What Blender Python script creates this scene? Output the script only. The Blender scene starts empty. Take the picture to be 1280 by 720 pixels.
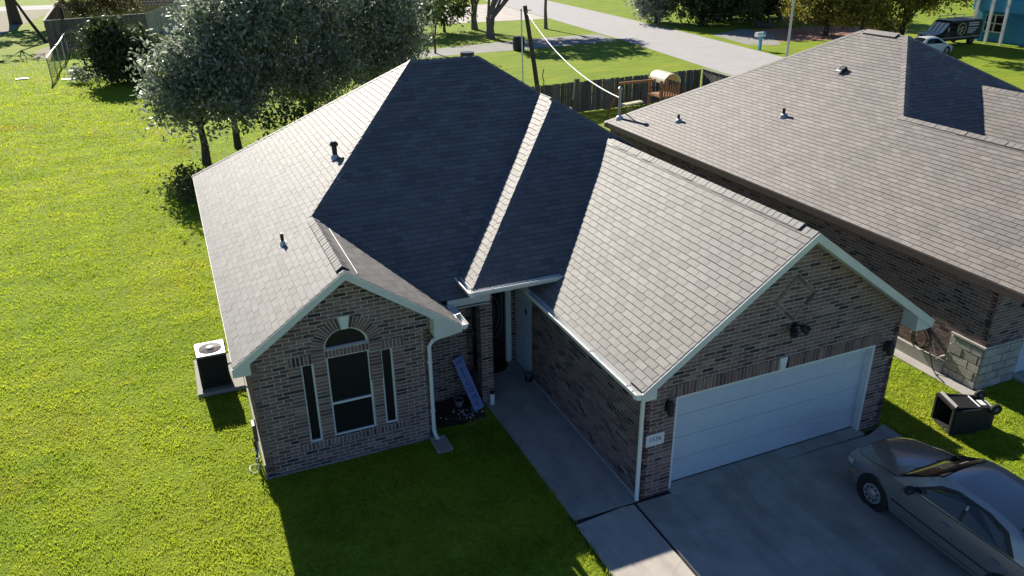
import bpy, bmesh, math, random
import numpy as np
from mathutils import Vector, Matrix
R = math.radians
rnd = random.Random(11)
nrng = np.random.default_rng(5)
scn = bpy.context.scene
COL = scn.collection

# ------------------------------------------------------------------ camera
def cam_axes(yaw, pitch, roll):
    f = Vector((math.sin(yaw)*math.cos(pitch), math.cos(yaw)*math.cos(pitch), -math.sin(pitch)))
    r = Vector((math.cos(yaw), -math.sin(yaw), 0)); u = r.cross(f)
    return math.cos(roll)*r+math.sin(roll)*u, -math.sin(roll)*r+math.cos(roll)*u, f
CR, CU, CF = cam_axes(0.399270927, 0.429938481, -0.012068338)
CLOC = Vector((-6.9496491, -10.3261677, 10.1876534)); CFOC = 987.26
cd = bpy.data.cameras.new('camera'); cam = bpy.data.objects.new('camera', cd); COL.objects.link(cam)
cd.sensor_fit = 'HORIZONTAL'; cd.sensor_width = 36; cd.lens = CFOC/1280*36; cd.clip_end = 2000; cd.clip_start = .1
M = Matrix((CR, CU, -CF)).transposed().to_4x4(); M.translation = CLOC; cam.matrix_world = M
scn.camera = cam

# ------------------------------------------------------------------ light
SUN = Vector((-.138, 1.69, 1.0)).normalized()
EL = math.asin(SUN.z); AZ = math.atan2(SUN.x, SUN.y)
w = bpy.data.worlds.new('World'); scn.world = w; w.use_nodes = True
nt = w.node_tree; bg = nt.nodes['Background']
sky = nt.nodes.new('ShaderNodeTexSky'); sky.sky_type = 'NISHITA'; sky.sun_disc = False
sky.sun_elevation = EL; sky.sun_rotation = AZ; sky.air_density = .65; sky.dust_density = 0; sky.ozone_density = 6.0
nt.links.new(sky.outputs[0], bg.inputs[0]); bg.inputs[1].default_value = .067
sl = bpy.data.lights.new('sun', 'SUN'); sl.energy = 5.0; sl.angle = R(.5); sl.color = (1, .925, .81)
so = bpy.data.objects.new('sun', sl); COL.objects.link(so); so.location = SUN*60
so.rotation_euler = SUN.to_track_quat('Z', 'Y').to_euler()
scn.view_settings.view_transform = 'Standard'; scn.view_settings.look = 'None'
scn.view_settings.exposure = 0.86; scn.view_settings.gamma = 1

# ------------------------------------------------------------------ materials
def srgb(r, g, b):
    f = lambda c: (c/255/12.92 if c/255 <= .04045 else ((c/255+.055)/1.055)**2.4)
    return (f(r), f(g), f(b))
def mix(nt, a, b, fac, mode='MIX'):
    n = nt.nodes.new('ShaderNodeMix'); n.data_type = 'RGBA'; n.blend_type = mode
    for s, v in ((n.inputs[0], fac), (n.inputs[6], a), (n.inputs[7], b)):
        if hasattr(v, 'is_output'): nt.links.new(v, s)
        elif isinstance(v, (int, float)): s.default_value = v if s == n.inputs[0] else (v, v, v, 1)
        else: s.default_value = (*v[:3], 1)
    return n.outputs[2]
def noise(nt, scale, detail=4, rough=.55, coord='Object', stretch=None, dist=0):
    tc = nt.nodes.new('ShaderNodeTexCoord'); n = nt.nodes.new('ShaderNodeTexNoise')
    n.inputs['Scale'].default_value = scale; n.inputs['Detail'].default_value = detail
    n.inputs['Roughness'].default_value = rough; n.inputs['Distortion'].default_value = dist
    src = tc.outputs['Object' if coord == 'World' else coord]
    if coord == 'World':
        g = nt.nodes.new('ShaderNodeNewGeometry'); src = g.outputs['Position']
    if stretch:
        mp = nt.nodes.new('ShaderNodeMapping'); mp.inputs['Scale'].default_value = stretch
        nt.links.new(src, mp.inputs[0]); src = mp.outputs[0]
    nt.links.new(src, n.inputs['Vector'])
    return n.outputs[0]
def ramp(nt, fac, stops, interp='LINEAR'):
    n = nt.nodes.new('ShaderNodeValToRGB'); cr = n.color_ramp; cr.interpolation = interp
    while len(cr.elements) < len(stops): cr.elements.new(.5)
    for e, (p, c) in zip(cr.elements, stops):
        e.position = p; e.color = (*(c if hasattr(c, '__len__') else (c, c, c)), 1)
    nt.links.new(fac, n.inputs[0]); return n.outputs[0]
def pieces_random(nt):
    g = nt.nodes.new('ShaderNodeNewGeometry'); o = nt.nodes.new('ShaderNodeObjectInfo')
    a = nt.nodes.new('ShaderNodeMath'); a.operation = 'ADD'
    nt.links.new(g.outputs['Random Per Island'], a.inputs[0]); nt.links.new(o.outputs['Random'], a.inputs[1])
    b = nt.nodes.new('ShaderNodeMath'); b.operation = 'FRACT'; nt.links.new(a.outputs[0], b.inputs[0]); return b.outputs[0]
MATS = {}
def mat(name, base, rough=.8, var=.12, scale=6, bump=0, bscale=None, metal=0, spec=.5, stops=None, transl=0, stretch=None,
        refl=1, stain=0, stain_col=None, stain_scale=.6, coat=0, coord='World', spots=0, macro=None):
    m = bpy.data.materials.new(name); m.use_nodes = True; nt = m.node_tree
    p = nt.nodes['Principled BSDF']; out = nt.nodes['Material Output']
    if stops: c = ramp(nt, pieces_random(nt), stops, 'LINEAR')
    else: c = None
    a = tuple(v*(1-var) for v in base); b = tuple(min(1, v*(1+var)) for v in base)
    nz = noise(nt, scale, 5, .6, coord, stretch)
    nr = ramp(nt, nz, [(.3, 0.), (.7, 1.)])
    if c is None: c = mix(nt, a, b, nr)
    else: c = mix(nt, c, mix(nt, (1-var,)*3, (1+var,)*3, nr), 1.0, 'MULTIPLY')
    if stain:
        s = ramp(nt, noise(nt, stain_scale, 6, .65, coord), [(.45, 0.), (.7, 1.)])
        mm = nt.nodes.new('ShaderNodeMath'); mm.operation = 'MULTIPLY'; mm.inputs[1].default_value = stain
        nt.links.new(s, mm.inputs[0]); c = mix(nt, c, stain_col or tuple(v*.55 for v in base), mm.outputs[0])
    if spots:
        s = ramp(nt, noise(nt, 5.5, 7, .7, coord, dist=.6), [(.62, 0.), (.72, 1.)])
        mm = nt.nodes.new('ShaderNodeMath'); mm.operation = 'MULTIPLY'; mm.inputs[1].default_value = spots
        nt.links.new(s, mm.inputs[0]); c = mix(nt, c, tuple(v*.42 for v in base), mm.outputs[0])
    if spots:
        c = mix(nt, c, ramp(nt, noise(nt, 1.6, 5, .6, coord, (1, .1, 1)), [(.36, (.80, .80, .81)), (.6, (1.04, 1.04, 1.03))]), 1.0, 'MULTIPLY')
        cr_ = nt.nodes.new('ShaderNodeTexVoronoi'); cr_.feature = 'DISTANCE_TO_EDGE'; cr_.inputs['Scale'].default_value = .33
        g_ = nt.nodes.new('ShaderNodeNewGeometry'); nv = nt.nodes.new('ShaderNodeTexNoise'); nv.inputs['Scale'].default_value = 2.2; nv.inputs['Detail'].default_value = 5
        nt.links.new(g_.outputs['Position'], nv.inputs['Vector'])
        nt.links.new(mix(nt, g_.outputs['Position'], nv.outputs['Color'], .22), cr_.inputs['Vector'])
        c = mix(nt, c, tuple(v*.3 for v in base), ramp(nt, cr_.outputs['Distance'], [(.0, .28), (.003, 0.)]))
    if macro:
        c = mix(nt, c, ramp(nt, noise(nt, macro[0], 5, .6, 'World', dist=.4), macro[1]), 1.0, 'MULTIPLY')
        if len(macro) < 3: c = mix(nt, c, ramp(nt, noise(nt, macro[0]*5, 4, .6, 'World', (.5, 1.3, 1)), [(.38, (.80, .84, .78)), (.62, (1.1, 1.06, 1.05))]), 1.0, 'MULTIPLY')
    nt.links.new(c if refl == 1 else mix(nt, c, (refl, refl, refl*1.2), 1.0, 'MULTIPLY'), p.inputs['Base Color'])
    p.inputs['Roughness'].default_value = rough; p.inputs['Metallic'].default_value = metal
    p.inputs['Specular IOR Level'].default_value = spec; p.inputs['Coat Weight'].default_value = coat
    if coat: p.inputs['Coat Roughness'].default_value = .06
    if bump:
        bn = nt.nodes.new('ShaderNodeBump'); bn.inputs['Strength'].default_value = bump; bn.inputs['Distance'].default_value = .02
        nt.links.new(noise(nt, bscale or scale*4, 5, .65, coord), bn.inputs['Height']); nt.links.new(bn.outputs[0], p.inputs['Normal'])
    if transl:
        t = nt.nodes.new('ShaderNodeBsdfTranslucent'); ms = nt.nodes.new('ShaderNodeMixShader'); ms.inputs[0].default_value = transl
        nt.links.new(c, t.inputs[0])
        nt.links.new(p.outputs[0], ms.inputs[1]); nt.links.new(t.outputs[0], ms.inputs[2]); nt.links.new(ms.outputs[0], out.inputs[0])
    MATS[name] = m; return m
mat('brick', (.14, .1, .09), .88, .22, 18, .5, 60, stops=[(0, (.03, .024, .025)), (.12, (.11, .066, .06)), (.35, (.185, .108, .096)), (.6, (.24, .142, .122)), (.78, (.19, .132, .122)), (.92, (.30, .205, .172)), (1, (.042, .036, .038))])
mat('mortar', (.50, .465, .435), .95, .15, 8, .4, 80, stain=.3, stain_scale=1.2)
mat('stone', (.40, .375, .33), .9, .18, 9, .7, 30, stops=[(0, (.33, .31, .27)), (.5, (.42, .39, .34)), (1, (.47, .44, .40))])
SH = [(0, (.098, .092, .086)), (.2, (.128, .121, .113)), (.5, (.142, .134, .126)), (.8, (.155, .147, .138)), (1, (.18, .172, .162))]
mat('shingle', (.3, .28, .27), .64, .13, 26, .5, 90, spec=1.0, stops=SH, macro=(.55, [(.35, (.83, .84, .85)), (.65, (1.0, .985, .965))], 1))
mat('shingle_brown', (.3, .28, .27), .66, .13, 26, .5, 90, spec=.9, macro=(.55, [(.35, (.82, .82, .82)), (.65, (.98, .96, .94))], 1), stops=[(0, (.135, .117, .105)), (.3, (.160, .140, .126)), (.6, (.174, .153, .138)), (.85, (.192, .169, .153)), (1, (.225, .2, .182))])
mat('roof_felt', (.10, .096, .092), .95, .2, 20)
mat('white_paint', (.74, .75, .73), .5, .05, 3, stain=.14, stain_col=(.5, .49, .45), stain_scale=2)
mat('trim', (.66, .68, .65), .55, .06, 3, .05, 30, stain=.2, stain_col=(.46, .46, .42), stain_scale=1.6)
mat('door_white', (.55, .615, .68), .45, .04, 2, .25, 20, stretch=(1, 1, 6), stain=.1, stain_col=(.55, .55, .53), stain_scale=.9)
mat('brown_trim', (.085, .068, .062), .6, .12, 4)
mat('screen', (.012, .012, .016), .35, .2, 40, spec=.4)
mat('glass_dark', (.012, .014, .018), .05, .1, 3, spec=.8)
mat('car_glass', (.010, .011, .013), .03, .1, 3, spec=.6)
mat('black_metal', (.018, .018, .02), .45, .2, 6)
mat('dark_plastic', (.016, .017, .021), .5, .25, 6, .15, 40)
mat('grey_plastic', (.12, .12, .125), .5, .15, 6)
mat('concrete', (.42, .395, .36), .9, .12, 2.2, .4, 40, stain=.7, stain_col=(.27, .25, .225), stain_scale=.7, spots=.55)
mat('concrete_new', (.52, .475, .42), .9, .09, 2.5, .4, 45, stain=.4, stain_col=(.38, .34, .29), stain_scale=.9, spots=.3)
mat('footing', (.38, .365, .33), .92, .15, 3, .4, 25, stain=.5, stain_col=(.22, .2, .17), stain_scale=1.5)
mat('asphalt', (.40, .385, .375), .92, .07, 1.2, .3, 30, stain=.3, stain_col=(.33, .315, .30), stain_scale=.25)
mat('old_asphalt', (.30, .29, .275), .92, .2, 1.2, .3, 30, stain=.5, stain_col=(.17, .19, .09), stain_scale=.6)
mat('joint', (.03, .028, .026), .95, .3, 5)
mat('red_dirt', (.40, .22, .15), .95, .15, 1.5, .4, 12)
mat('dirt', (.24, .21, .13), .95, .2, 3, .5, 20)
mat('mulch', (.055, .035, .024), .95, .4, 14, 1, 30)
mat('fence_wood', (.15, .13, .12), .9, .25, 3, .4, 30, stops=[(0, (.075, .072, .072)), (.5, (.115, .11, .108)), (1, (.16, .152, .147))], stretch=(8, 8, 1))
mat('fence_pale', (.34, .315, .285), .9, .2, 3, .4, 30, stops=[(0, (.26, .24, .215)), (1, (.40, .37, .335))])  # paler wood tone stands in for sunlight on fence tops and the lit side
mat('fence_brown', (.13, .085, .06), .9, .2, 3, .4, 30, stops=[(0, (.09, .06, .045)), (1, (.16, .105, .075))])
mat('fence_far', (.19, .14, .11), .9, .25, 3, .4, 30, stops=[(0, (.12, .095, .08)), (1, (.21, .17, .14))])
mat('cedar', (.30, .14, .062), .8, .2, 5, .2, 30)
mat('bark', (.07, .056, .046), .95, .35, 9, 1, 22, stretch=(1, 1, .3))
mat('bark_pale', (.17, .14, .115), .95, .3, 7, 1, 22, stretch=(1, 1, .3))
mat('galv', (.50, .51, .52), .4, .1, 6, metal=.6)
mat('white_plastic', (.78, .78, .76), .45, .04, 4)
mat('rubber', (.012, .012, .013), .8, .2, 8)
mat('silver_rim', (.50, .50, .51), .35, .1, 8, metal=.7)
mat('car_paint', (.30, .292, .285), .27, .02, 60, metal=.6, coat=1)
mat('car_dark', (.02, .02, .022), .5, .1, 8)
mat('lamp_glass', (.55, .56, .56), .12, .05, 10, spec=.8)
mat('amber', (.55, .2, .03), .2, .05, 10)
mat('red_lens', (.35, .02, .02), .2, .05, 10)
mat('white_car', (.74, .75, .77), .25, .03, 4, coat=.6)
mat('van_green', (.014, .017, .017), .45, .05, 4, coat=.15)
mat('van_yellow', (.55, .50, .22), .5, .05, 4)
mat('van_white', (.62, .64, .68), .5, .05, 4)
mat('teal', (.08, .36, .56), .7, .07, 3)
mat('teal_dark', (.05, .25, .50), .7, .07, 3)
mat('sign_blue', (.22, .27, .52), .7, .12, 6)
mat('sign_dark', (.06, .07, .20), .7, .1, 6)
mat('ink', (.03, .03, .035), .7, .05, 6)
mat('house_ink', (.16, .16, .19), .6, .05, 6)
mat('plaque', (.72, .72, .74), .5, .05, 8)
mat('terracotta', (.20, .17, .20), .8, .15, 8)
mat('pebble', (.50, .48, .44), .8, .25, 20)
mat('tunnel', (.62, .58, .40), .5, .06, 6)
mat('mat_brown', (.018, .015, .013), .95, .3, 40)
mat('hose_brown', (.13, .115, .095), .55, .15, 9)
mat('cable_white', (.72, .70, .64), .6, .06, 9)
mat('leaf_silver', (.12, .15, .10), .42, .3, 1.3, spec=.9, transl=.5, stops=[(0, (.11, .145, .085)), (.4, (.22, .265, .17)), (.75, (.34, .385, .30)), (1, (.47, .50, .44))])
mat('leaf_dark', (.06, .09, .03), .5, .3, 1, transl=.3, stops=[(0, (.03, .048, .018)), (.6, (.065, .095, .03)), (1, (.13, .16, .055))])
mat('leaf_green', (.1, .15, .03), .55, .3, 1, transl=.3, stops=[(0, (.045, .075, .014)), (.6, (.085, .125, .022)), (1, (.15, .19, .04))])
mat('leaf_yellow', (.2, .19, .05), .55, .3, .5, transl=.55, stops=[(0, (.15, .15, .025)), (.5, (.29, .27, .05)), (1, (.46, .39, .09))])
mat('leaf_brown', (.16, .14, .06), .6, .3, 1, transl=.3, stops=[(0, (.09, .085, .035)), (.6, (.15, .135, .05)), (1, (.23, .19, .08))])
G_STOPS = [(0, (.35, .45, .034)), (.4, (.42, .52, .036)), (.75, (.46, .545, .038)), (1, (.51, .55, .055))]
def grass_mat():
    m = mat('grass', (.2, .25, .02), .6, .16, .5, spec=.2, transl=.68, refl=.6, stops=G_STOPS, macro=(.22, [(.28, (.98, .78, .7)), (.4, (.88, .95, .95)), (.56, (1.02, 1.02, 1.0)), (.72, (1.18, 1.03, 1.3))])); return m
grass_mat()
def ground_mat():
    m = bpy.data.materials.new('lawn'); m.use_nodes = True; nt = m.node_tree; p = nt.nodes['Principled BSDF']
    a = ramp(nt, noise(nt, 9, 6, .7, 'World'), [(.3, (.155, .215, .018)), (.5, (.235, .31, .02)), (.72, (.305, .375, .026))])
    b = ramp(nt, noise(nt, .22, 5, .6, 'World', dist=.4), [(.28, (.98, .78, .7)), (.4, (.88, .95, .95)), (.56, (1.02, 1.02, 1.0)), (.72, (1.18, 1.03, 1.3))])
    c = mix(nt, a, b, 1.0, 'MULTIPLY')
    st = ramp(nt, noise(nt, .9, 4, .6, 'World', (.35, 1.4, 1)), [(.4, (.82, .86, .8)), (.6, (1.06, 1.04, 1.0))])
    c = mix(nt, c, st, 1.0, 'MULTIPLY')
    d = ramp(nt, noise(nt, .11, 7, .62, 'World', dist=.3), [(.64, 0.), (.72, .75)])
    c = mix(nt, c, (.30, .27, .13), d)
    nt.links.new(c, p.inputs['Base Color']); p.inputs['Roughness'].default_value = .9; p.inputs['Specular IOR Level'].default_value = .15
    bn = nt.nodes.new('ShaderNodeBump'); bn.inputs['Strength'].default_value = .9; bn.inputs['Distance'].default_value = .09
    nt.links.new(noise(nt, 7, 6, .7, 'World'), bn.inputs['Height']); nt.links.new(bn.outputs[0], p.inputs['Normal'])
    MATS['lawn'] = m
ground_mat()

# ------------------------------------------------------------------ mesh helpers
class MB:
    def __init__(s): s.v = []; s.f = []; s.m = []
    def add(s, vs, fs, mi=0):
        b = len(s.v); s.v += [tuple(v) for v in vs]; s.f += [tuple(i+b for i in f) for f in fs]; s.m += [mi]*len(fs); return s
    def box(s, a, b, mi=0):
        x0, y0, z0 = a; x1, y1, z1 = b
        return s.add([(x0,y0,z0),(x1,y0,z0),(x1,y1,z0),(x0,y1,z0),(x0,y0,z1),(x1,y0,z1),(x1,y1,z1),(x0,y1,z1)],
              [(0,3,2,1),(4,5,6,7),(0,1,5,4),(1,2,6,5),(2,3,7,6),(3,0,4,7)], mi)
    def obox(s, c, ex, ey, ez, mi=0):          # centre and three half-axis vectors
        c, ex, ey, ez = map(Vector, (c, ex, ey, ez))
        vs = [c+a*ex+b*ey+d*ez for d in (-1, 1) for a, b in ((-1,-1),(1,-1),(1,1),(-1,1))]
        return s.add(vs, [(0,3,2,1),(4,5,6,7),(0,1,5,4),(1,2,6,5),(2,3,7,6),(3,0,4,7)], mi)
    def beam(s, p, q, w, h, up=(0,0,1), mi=0):
        p, q = Vector(p), Vector(q); d = (q-p); L = d.length; d.normalize(); u = Vector(up)
        sd = d.cross(u)
        if sd.length < 1e-4: sd = d.cross(Vector((1,0,0)))
        sd.normalize(); u = sd.cross(d)
        return s.obox((p+q)/2, d*L/2, sd*w/2, u*h/2, mi)
    def prism(s, loop, off, mi=0):             # planar loop extruded by off
        n = len(loop); a = [Vector(p) for p in loop]; b = [p+Vector(off) for p in a]
        return s.add(a+b, [tuple(range(n))[::-1], tuple(range(n, 2*n))]+[(i, (i+1) % n, n+(i+1) % n, n+i) for i in range(n)], mi)
    def tube(s, pts, rad, n=8, cap=True, mi=0):
        pts = [Vector(p) for p in pts]; k = len(pts)
        rads = rad if hasattr(rad, '__len__') else [rad]*k
        prev = None; rings = []
        for i, p in enumerate(pts):
            d = (pts[min(i+1, k-1)]-pts[max(i-1, 0)]).normalized()
            if prev is None:
                a = d.orthogonal().normalized()
            else:
                a = (prev-d*prev.dot(d)); a = a.normalized() if a.length > 1e-5 else d.orthogonal().normalized()
            prev = a; b = d.cross(a)
            rings.append([p+rads[i]*(math.cos(t)*a+math.sin(t)*b) for t in [2*math.pi*j/n for j in range(n)]])
        vs = [v for r_ in rings for v in r_]; fs = []
        for i in range(k-1):
            for j in range(n): fs.append((i*n+j, i*n+(j+1) % n, (i+1)*n+(j+1) % n, (i+1)*n+j))
        if cap: fs += [tuple(range(n))[::-1], tuple((k-1)*n+j for j in range(n))]
        return s.add(vs, fs, mi)
    def lathe(s, prof, c=(0,0,0), axis=(0,0,1), n=16, mi=0):   # prof: (radius, height)
        ax = Vector(axis).normalized(); a = ax.orthogonal().normalized(); b = ax.cross(a); c = Vector(c); k = len(prof)
        vs = [c+ax*h+r_*(math.cos(2*math.pi*j/n)*a+math.sin(2*math.pi*j/n)*b) for r_, h in prof for j in range(n)]
        fs = [(i*n+j, i*n+(j+1) % n, (i+1)*n+(j+1) % n, (i+1)*n+j) for i in range(k-1) for j in range(n)]
        fs += [tuple(range(n))[::-1], tuple((k-1)*n+j for j in range(n))]
        return s.add(vs, fs, mi)
    def mesh(s, name):
        me = bpy.data.meshes.new(name); me.from_pydata(s.v, [], s.f); return me
WORLD = {}
def link(name, me, parent=None, local=False):
    o = bpy.data.objects.new(name, me); COL.objects.link(o)
    if parent is not None:
        o.parent = parent
        if not local and parent in WORLD: o.matrix_parent_inverse = WORLD[parent].inverted()
    return o
def part(name, mb, material, parent=None, local=False, smooth=False, bevel=0, kind=None, label=None, fix=True):
    me = mb.mesh(name) if isinstance(mb, MB) else mb
    for mm in (material if isinstance(material, (list, tuple)) else [material]):
        me.materials.append(MATS[mm] if isinstance(mm, str) else mm)
    if isinstance(mb, MB) and any(mb.m): me.polygons.foreach_set('material_index', mb.m)
    if fix or bevel:
        bm = bmesh.new(); bm.from_mesh(me); bmesh.ops.recalc_face_normals(bm, faces=bm.faces)
        if bevel: bmesh.ops.bevel(bm, geom=[e for e in bm.edges if e.is_manifold and e.calc_face_angle(0) > .5], offset=bevel, segments=2, affect='EDGES', clamp_overlap=True)
        bm.to_mesh(me); bm.free()
    if smooth:
        me.polygons.foreach_set('use_smooth', [True]*len(me.polygons))
        try: me.set_sharp_from_angle(angle=R(40))
        except Exception: pass
    o = link(name, me, parent, local)
    if kind: o['kind'] = kind
    if label: o['label'] = label
    return o
def tag(o, label, cat, group=None):
    o['label'] = label; o['category'] = cat
    if group: o['group'] = group
    return o
def thing(name, label, cat, loc=(0,0,0), rz=0, group=None):
    o = bpy.data.objects.new(name, None); COL.objects.link(o); o.empty_display_size = .3
    o.location = loc; o.rotation_euler = (0, 0, rz)
    WORLD[o] = Matrix.Translation(loc) @ Matrix.Rotation(rz, 4, 'Z')
    return tag(o, label, cat, group)
def struct(name, mb, material, **k): return part(name, mb, material, kind='structure', **k)
def text_mesh(txt, size, name):
    cu = bpy.data.curves.new(name, 'FONT'); cu.body = txt; cu.size = size; cu.align_x = 'CENTER'; cu.align_y = 'CENTER'; cu.extrude = .003
    o = bpy.data.objects.new(name, cu); COL.objects.link(o)
    me = bpy.data.meshes.new_from_object(o.evaluated_get(bpy.context.evaluated_depsgraph_get()))
    bpy.data.objects.remove(o); bpy.data.curves.remove(cu); me.name = name; return me
def place_text(name, txt, size, material, parent, center, right, up):
    me = text_mesh(txt, size, name); r_, u = Vector(right).normalized(), Vector(up).normalized(); n = r_.cross(u)
    mt = Matrix((r_, u, n)).transposed().to_4x4(); mt.translation = Vector(center); me.transform(mt)
    return part(name, me, material, parent, fix=False)

# ------------------------------------------------------------------ convex polygon tools and tiling
def area(p): return .5*sum(p[i][0]*p[(i+1) % len(p)][1]-p[(i+1) % len(p)][0]*p[i][1] for i in range(len(p)))
def half(poly, a, b, inside=True):
    ex, ey = b[0]-a[0], b[1]-a[1]; out = []; sg = 1 if inside else -1
    d = [sg*(ex*(p[1]-a[1])-ey*(p[0]-a[0])) for p in poly]; n = len(poly)
    for i in range(n):
        p, q, dp, dq = poly[i], poly[(i+1) % n], d[i], d[(i+1) % n]
        if dp >= 0: out.append(p)
        if (dp >= 0) != (dq >= 0):
            t = dp/(dp-dq); out.append((p[0]+t*(q[0]-p[0]), p[1]+t*(q[1]-p[1])))
    return out if len(out) > 2 else []
def ccw(p): return list(p) if area(p) > 0 else list(p)[::-1]
def clip(A, B):
    for i in range(len(B)):
        A = half(A, B[i], B[(i+1) % len(B)])
        if not A: return []
    return A if area(A) > 1e-5 else []
def minus(A, B):
    if not clip(A, B): return [A]
    out = []
    for i in range(len(B)):
        o = half(A, B[i], B[(i+1) % len(B)], False)
        if o and area(o) > 2e-5: out.append(o)
        A = half(A, B[i], B[(i+1) % len(B)])
        if not A: break
    return out
def minus_all(polys, holes):
    for h in holes: polys = [q for p in polys for q in minus(p, h)]
    return polys
class Frame:
    def __init__(s, o, u, v):
        s.o = Vector(o); s.u = Vector(u).normalized(); s.v = Vector(v).normalized(); s.n = s.u.cross(s.v)
    def p(s, a, b, d=0): return s.o+s.u*a+s.v*b+s.n*d
    def uv(s, q): d = Vector(q)-s.o; return (d.dot(s.u), d.dot(s.v))
def screen_score(c, n):
    d = c-CLOC; z = d.dot(CF)
    if z < .5: return 0
    x = 640+CFOC*d.dot(CR)/z; y = 360-CFOC*d.dot(CU)/z
    if not (4 < x < 1276 and 4 < y < 716): return 0
    return max(0, -n.dot(d)/d.length)/z**2
def tiles(fr, convex, holes, tw, th, gap, stagger=.5, u0=0, v0=0):
    """running bond over convex pieces minus holes -> list of (frame, poly, full?, v of bottom, centre)"""
    out = []
    us = [p[0] for c in convex for p in c]; vs = [p[1] for c in convex for p in c]
    r0, r1 = math.floor((min(vs)-v0)/th), math.ceil((max(vs)-v0)/th)
    for r_ in range(r0, r1):
        sh = (stagger*(r_ % 2) if stagger >= 0 else (-stagger*r_) % 1)*tw+u0
        c0, c1 = math.floor((min(us)-sh)/tw)-1, math.ceil((max(us)-sh)/tw)+1
        for c in range(c0, c1):
            x0, y0 = c*tw+sh+gap/2, r_*th+v0+gap/2; x1, y1 = x0+tw-gap, y0+th-gap
            rect = [(x0,y0),(x1,y0),(x1,y1),(x0,y1)]; fa = (x1-x0)*(y1-y0)
            ps = [q for q in (clip(rect, cv) for cv in convex) if q]
            if not ps: continue
            ps = minus_all(ps, holes)
            for q in ps:
                aq = area(q)
                if aq < fa*.02: continue
                out.append((fr, q, aq > fa*.999, y0, ((x0+x1)/2, (y0+y1)/2)))
    return out
def emit_wall_bricks(items, proud=.009, back=.03):
    mb = MB()
    for fr, q, full, y0, c in items:
        n = len(q); a = [fr.p(x, y, -back) for x, y in q]; b = [fr.p(x, y, proud) for x, y in q]
        mb.add(a+b, [tuple(range(n, 2*n))]+[(i, (i+1) % n, n+(i+1) % n, n+i) for i in range(n)])
    return mb
def emit_shingles(items, th, butt):
    mb = MB()
    for fr, q, full, y0, c in items:
        n = len(q); a = [fr.p(x, y, -.004) for x, y in q]
        lift = rnd.uniform(-.0015, .0025)
        b = [fr.p(x, y, butt*(1-(y-y0)/th)+.005+lift) for x, y in q]
        mb.add(a+b, [tuple(range(n, 2*n))]+[(i, (i+1) % n, n+(i+1) % n, n+i) for i in range(n)])
    return mb
def singles(items_by_parent, unit_mesh, name, limit=300):
    """largest full pieces become objects sharing one mesh; returns leftovers per parent"""
    cand = [(screen_score(fr.p(*c), fr.n), k, i) for k, it in items_by_parent.items() for i, (fr, q, full, y0, c) in enumerate(it) if full]
    cand = sorted([t for t in cand if t[0] > 0], key=lambda t: -t[0])[:limit]
    used = set((k, i) for _, k, i in cand)
    for k, i in sorted(used, key=lambda t: (t[0].name, t[1])):
        fr, q, full, y0, c = items_by_parent[k][i]
        o = bpy.data.objects.new(name, unit_mesh); COL.objects.link(o); o.parent = k
        mt = Matrix((fr.u, fr.v, fr.n)).transposed().to_4x4(); mt.translation = fr.p(c[0], c[1], rnd.uniform(-.002, .002))
        o.matrix_local = mt
    return {k: [t for i, t in enumerate(it) if (k, i) not in used] for k, it in items_by_parent.items()}
BW, BH, BG = .262, .083, .020          # brick pitch, course, joint
def unit_brick():
    f = Frame((0,0,0), (1,0,0), (0,1,0)); x, y = (BW-BG)/2, (BH-BG)/2
    me = emit_wall_bricks([(f, [(-x,-y),(x,-y),(x,y),(-x,y)], 1, -y, (0,0))]).mesh('brick'); me.materials.append(MATS['brick']); return me
SW, SHT, SG, BUTT = .318, .145, .009, .010
def unit_shingle(m, tw=SW):
    f = Frame((0,0,0), (1,0,0), (0,1,0)); x, y = (tw-SG)/2, (SHT-SG)/2
    me = emit_shingles([(f, [(-x,-y),(x,-y),(x,y),(-x,y)], 1, -y, (0,0))], SHT-SG, BUTT).mesh('shingle'); me.materials.append(MATS[m]); return me
def wall_mesh(fr, convex, holes, thick=.14):
    mb = MB()
    for q in minus_all([list(c) for c in convex], holes):
        mb.prism([fr.p(x, y, 0) for x, y in q], -fr.n*thick)
    return mb
def ridge_caps(parent, name, a, b, nl, nr, material, step=.2, wid=.15, lift=.008, length=.27):
    """folded cap pieces along ridge a->b, nl/nr: normals of the two slopes; starts at a (low end) so each overlaps the one before"""
    a, b = Vector(a), Vector(b); d = (b-a).normalized(); L = (b-a).length; nl, nr = Vector(nl).normalized(), Vector(nr).normalized()
    tl = nl.cross(d); tl = tl if tl.z < 0 else -tl
    tr = nr.cross(d); tr = tr if tr.z < 0 else -tr
    up = (nl+nr).normalized()
    me = None; k = int(L/step)
    def piece():
        mb = MB(); vs = []
        for s, h in ((0, .013), (min(length, L), .003)):
            for t, e in ((tl, 1), (None, 0), (tr, 1)):
                base = d*s+up*(lift+h)+(t*wid*e if t else Vector()) ; vs += [base, base-up*.02]
        # order per end: tl top,bot, mid top,bot, tr top,bot
        fs = [(0,2,8,6),(2,4,10,8),(1,7,9,3),(3,9,11,5),(0,6,7,1),(4,5,11,10),(0,1,3,2),(2,3,5,4),(6,8,9,7),(8,10,11,9)]
        return mb.add(vs, fs).mesh(name)
    me = piece(); me.materials.append(MATS[material])
    for i in range(k):
        o = bpy.data.objects.new(name, me); COL.objects.link(o); o.parent = parent
        o.location = a+d*(i*step); o.location += Vector((rnd.uniform(-.004, .004), rnd.uniform(-.004, .004), 0))

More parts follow.
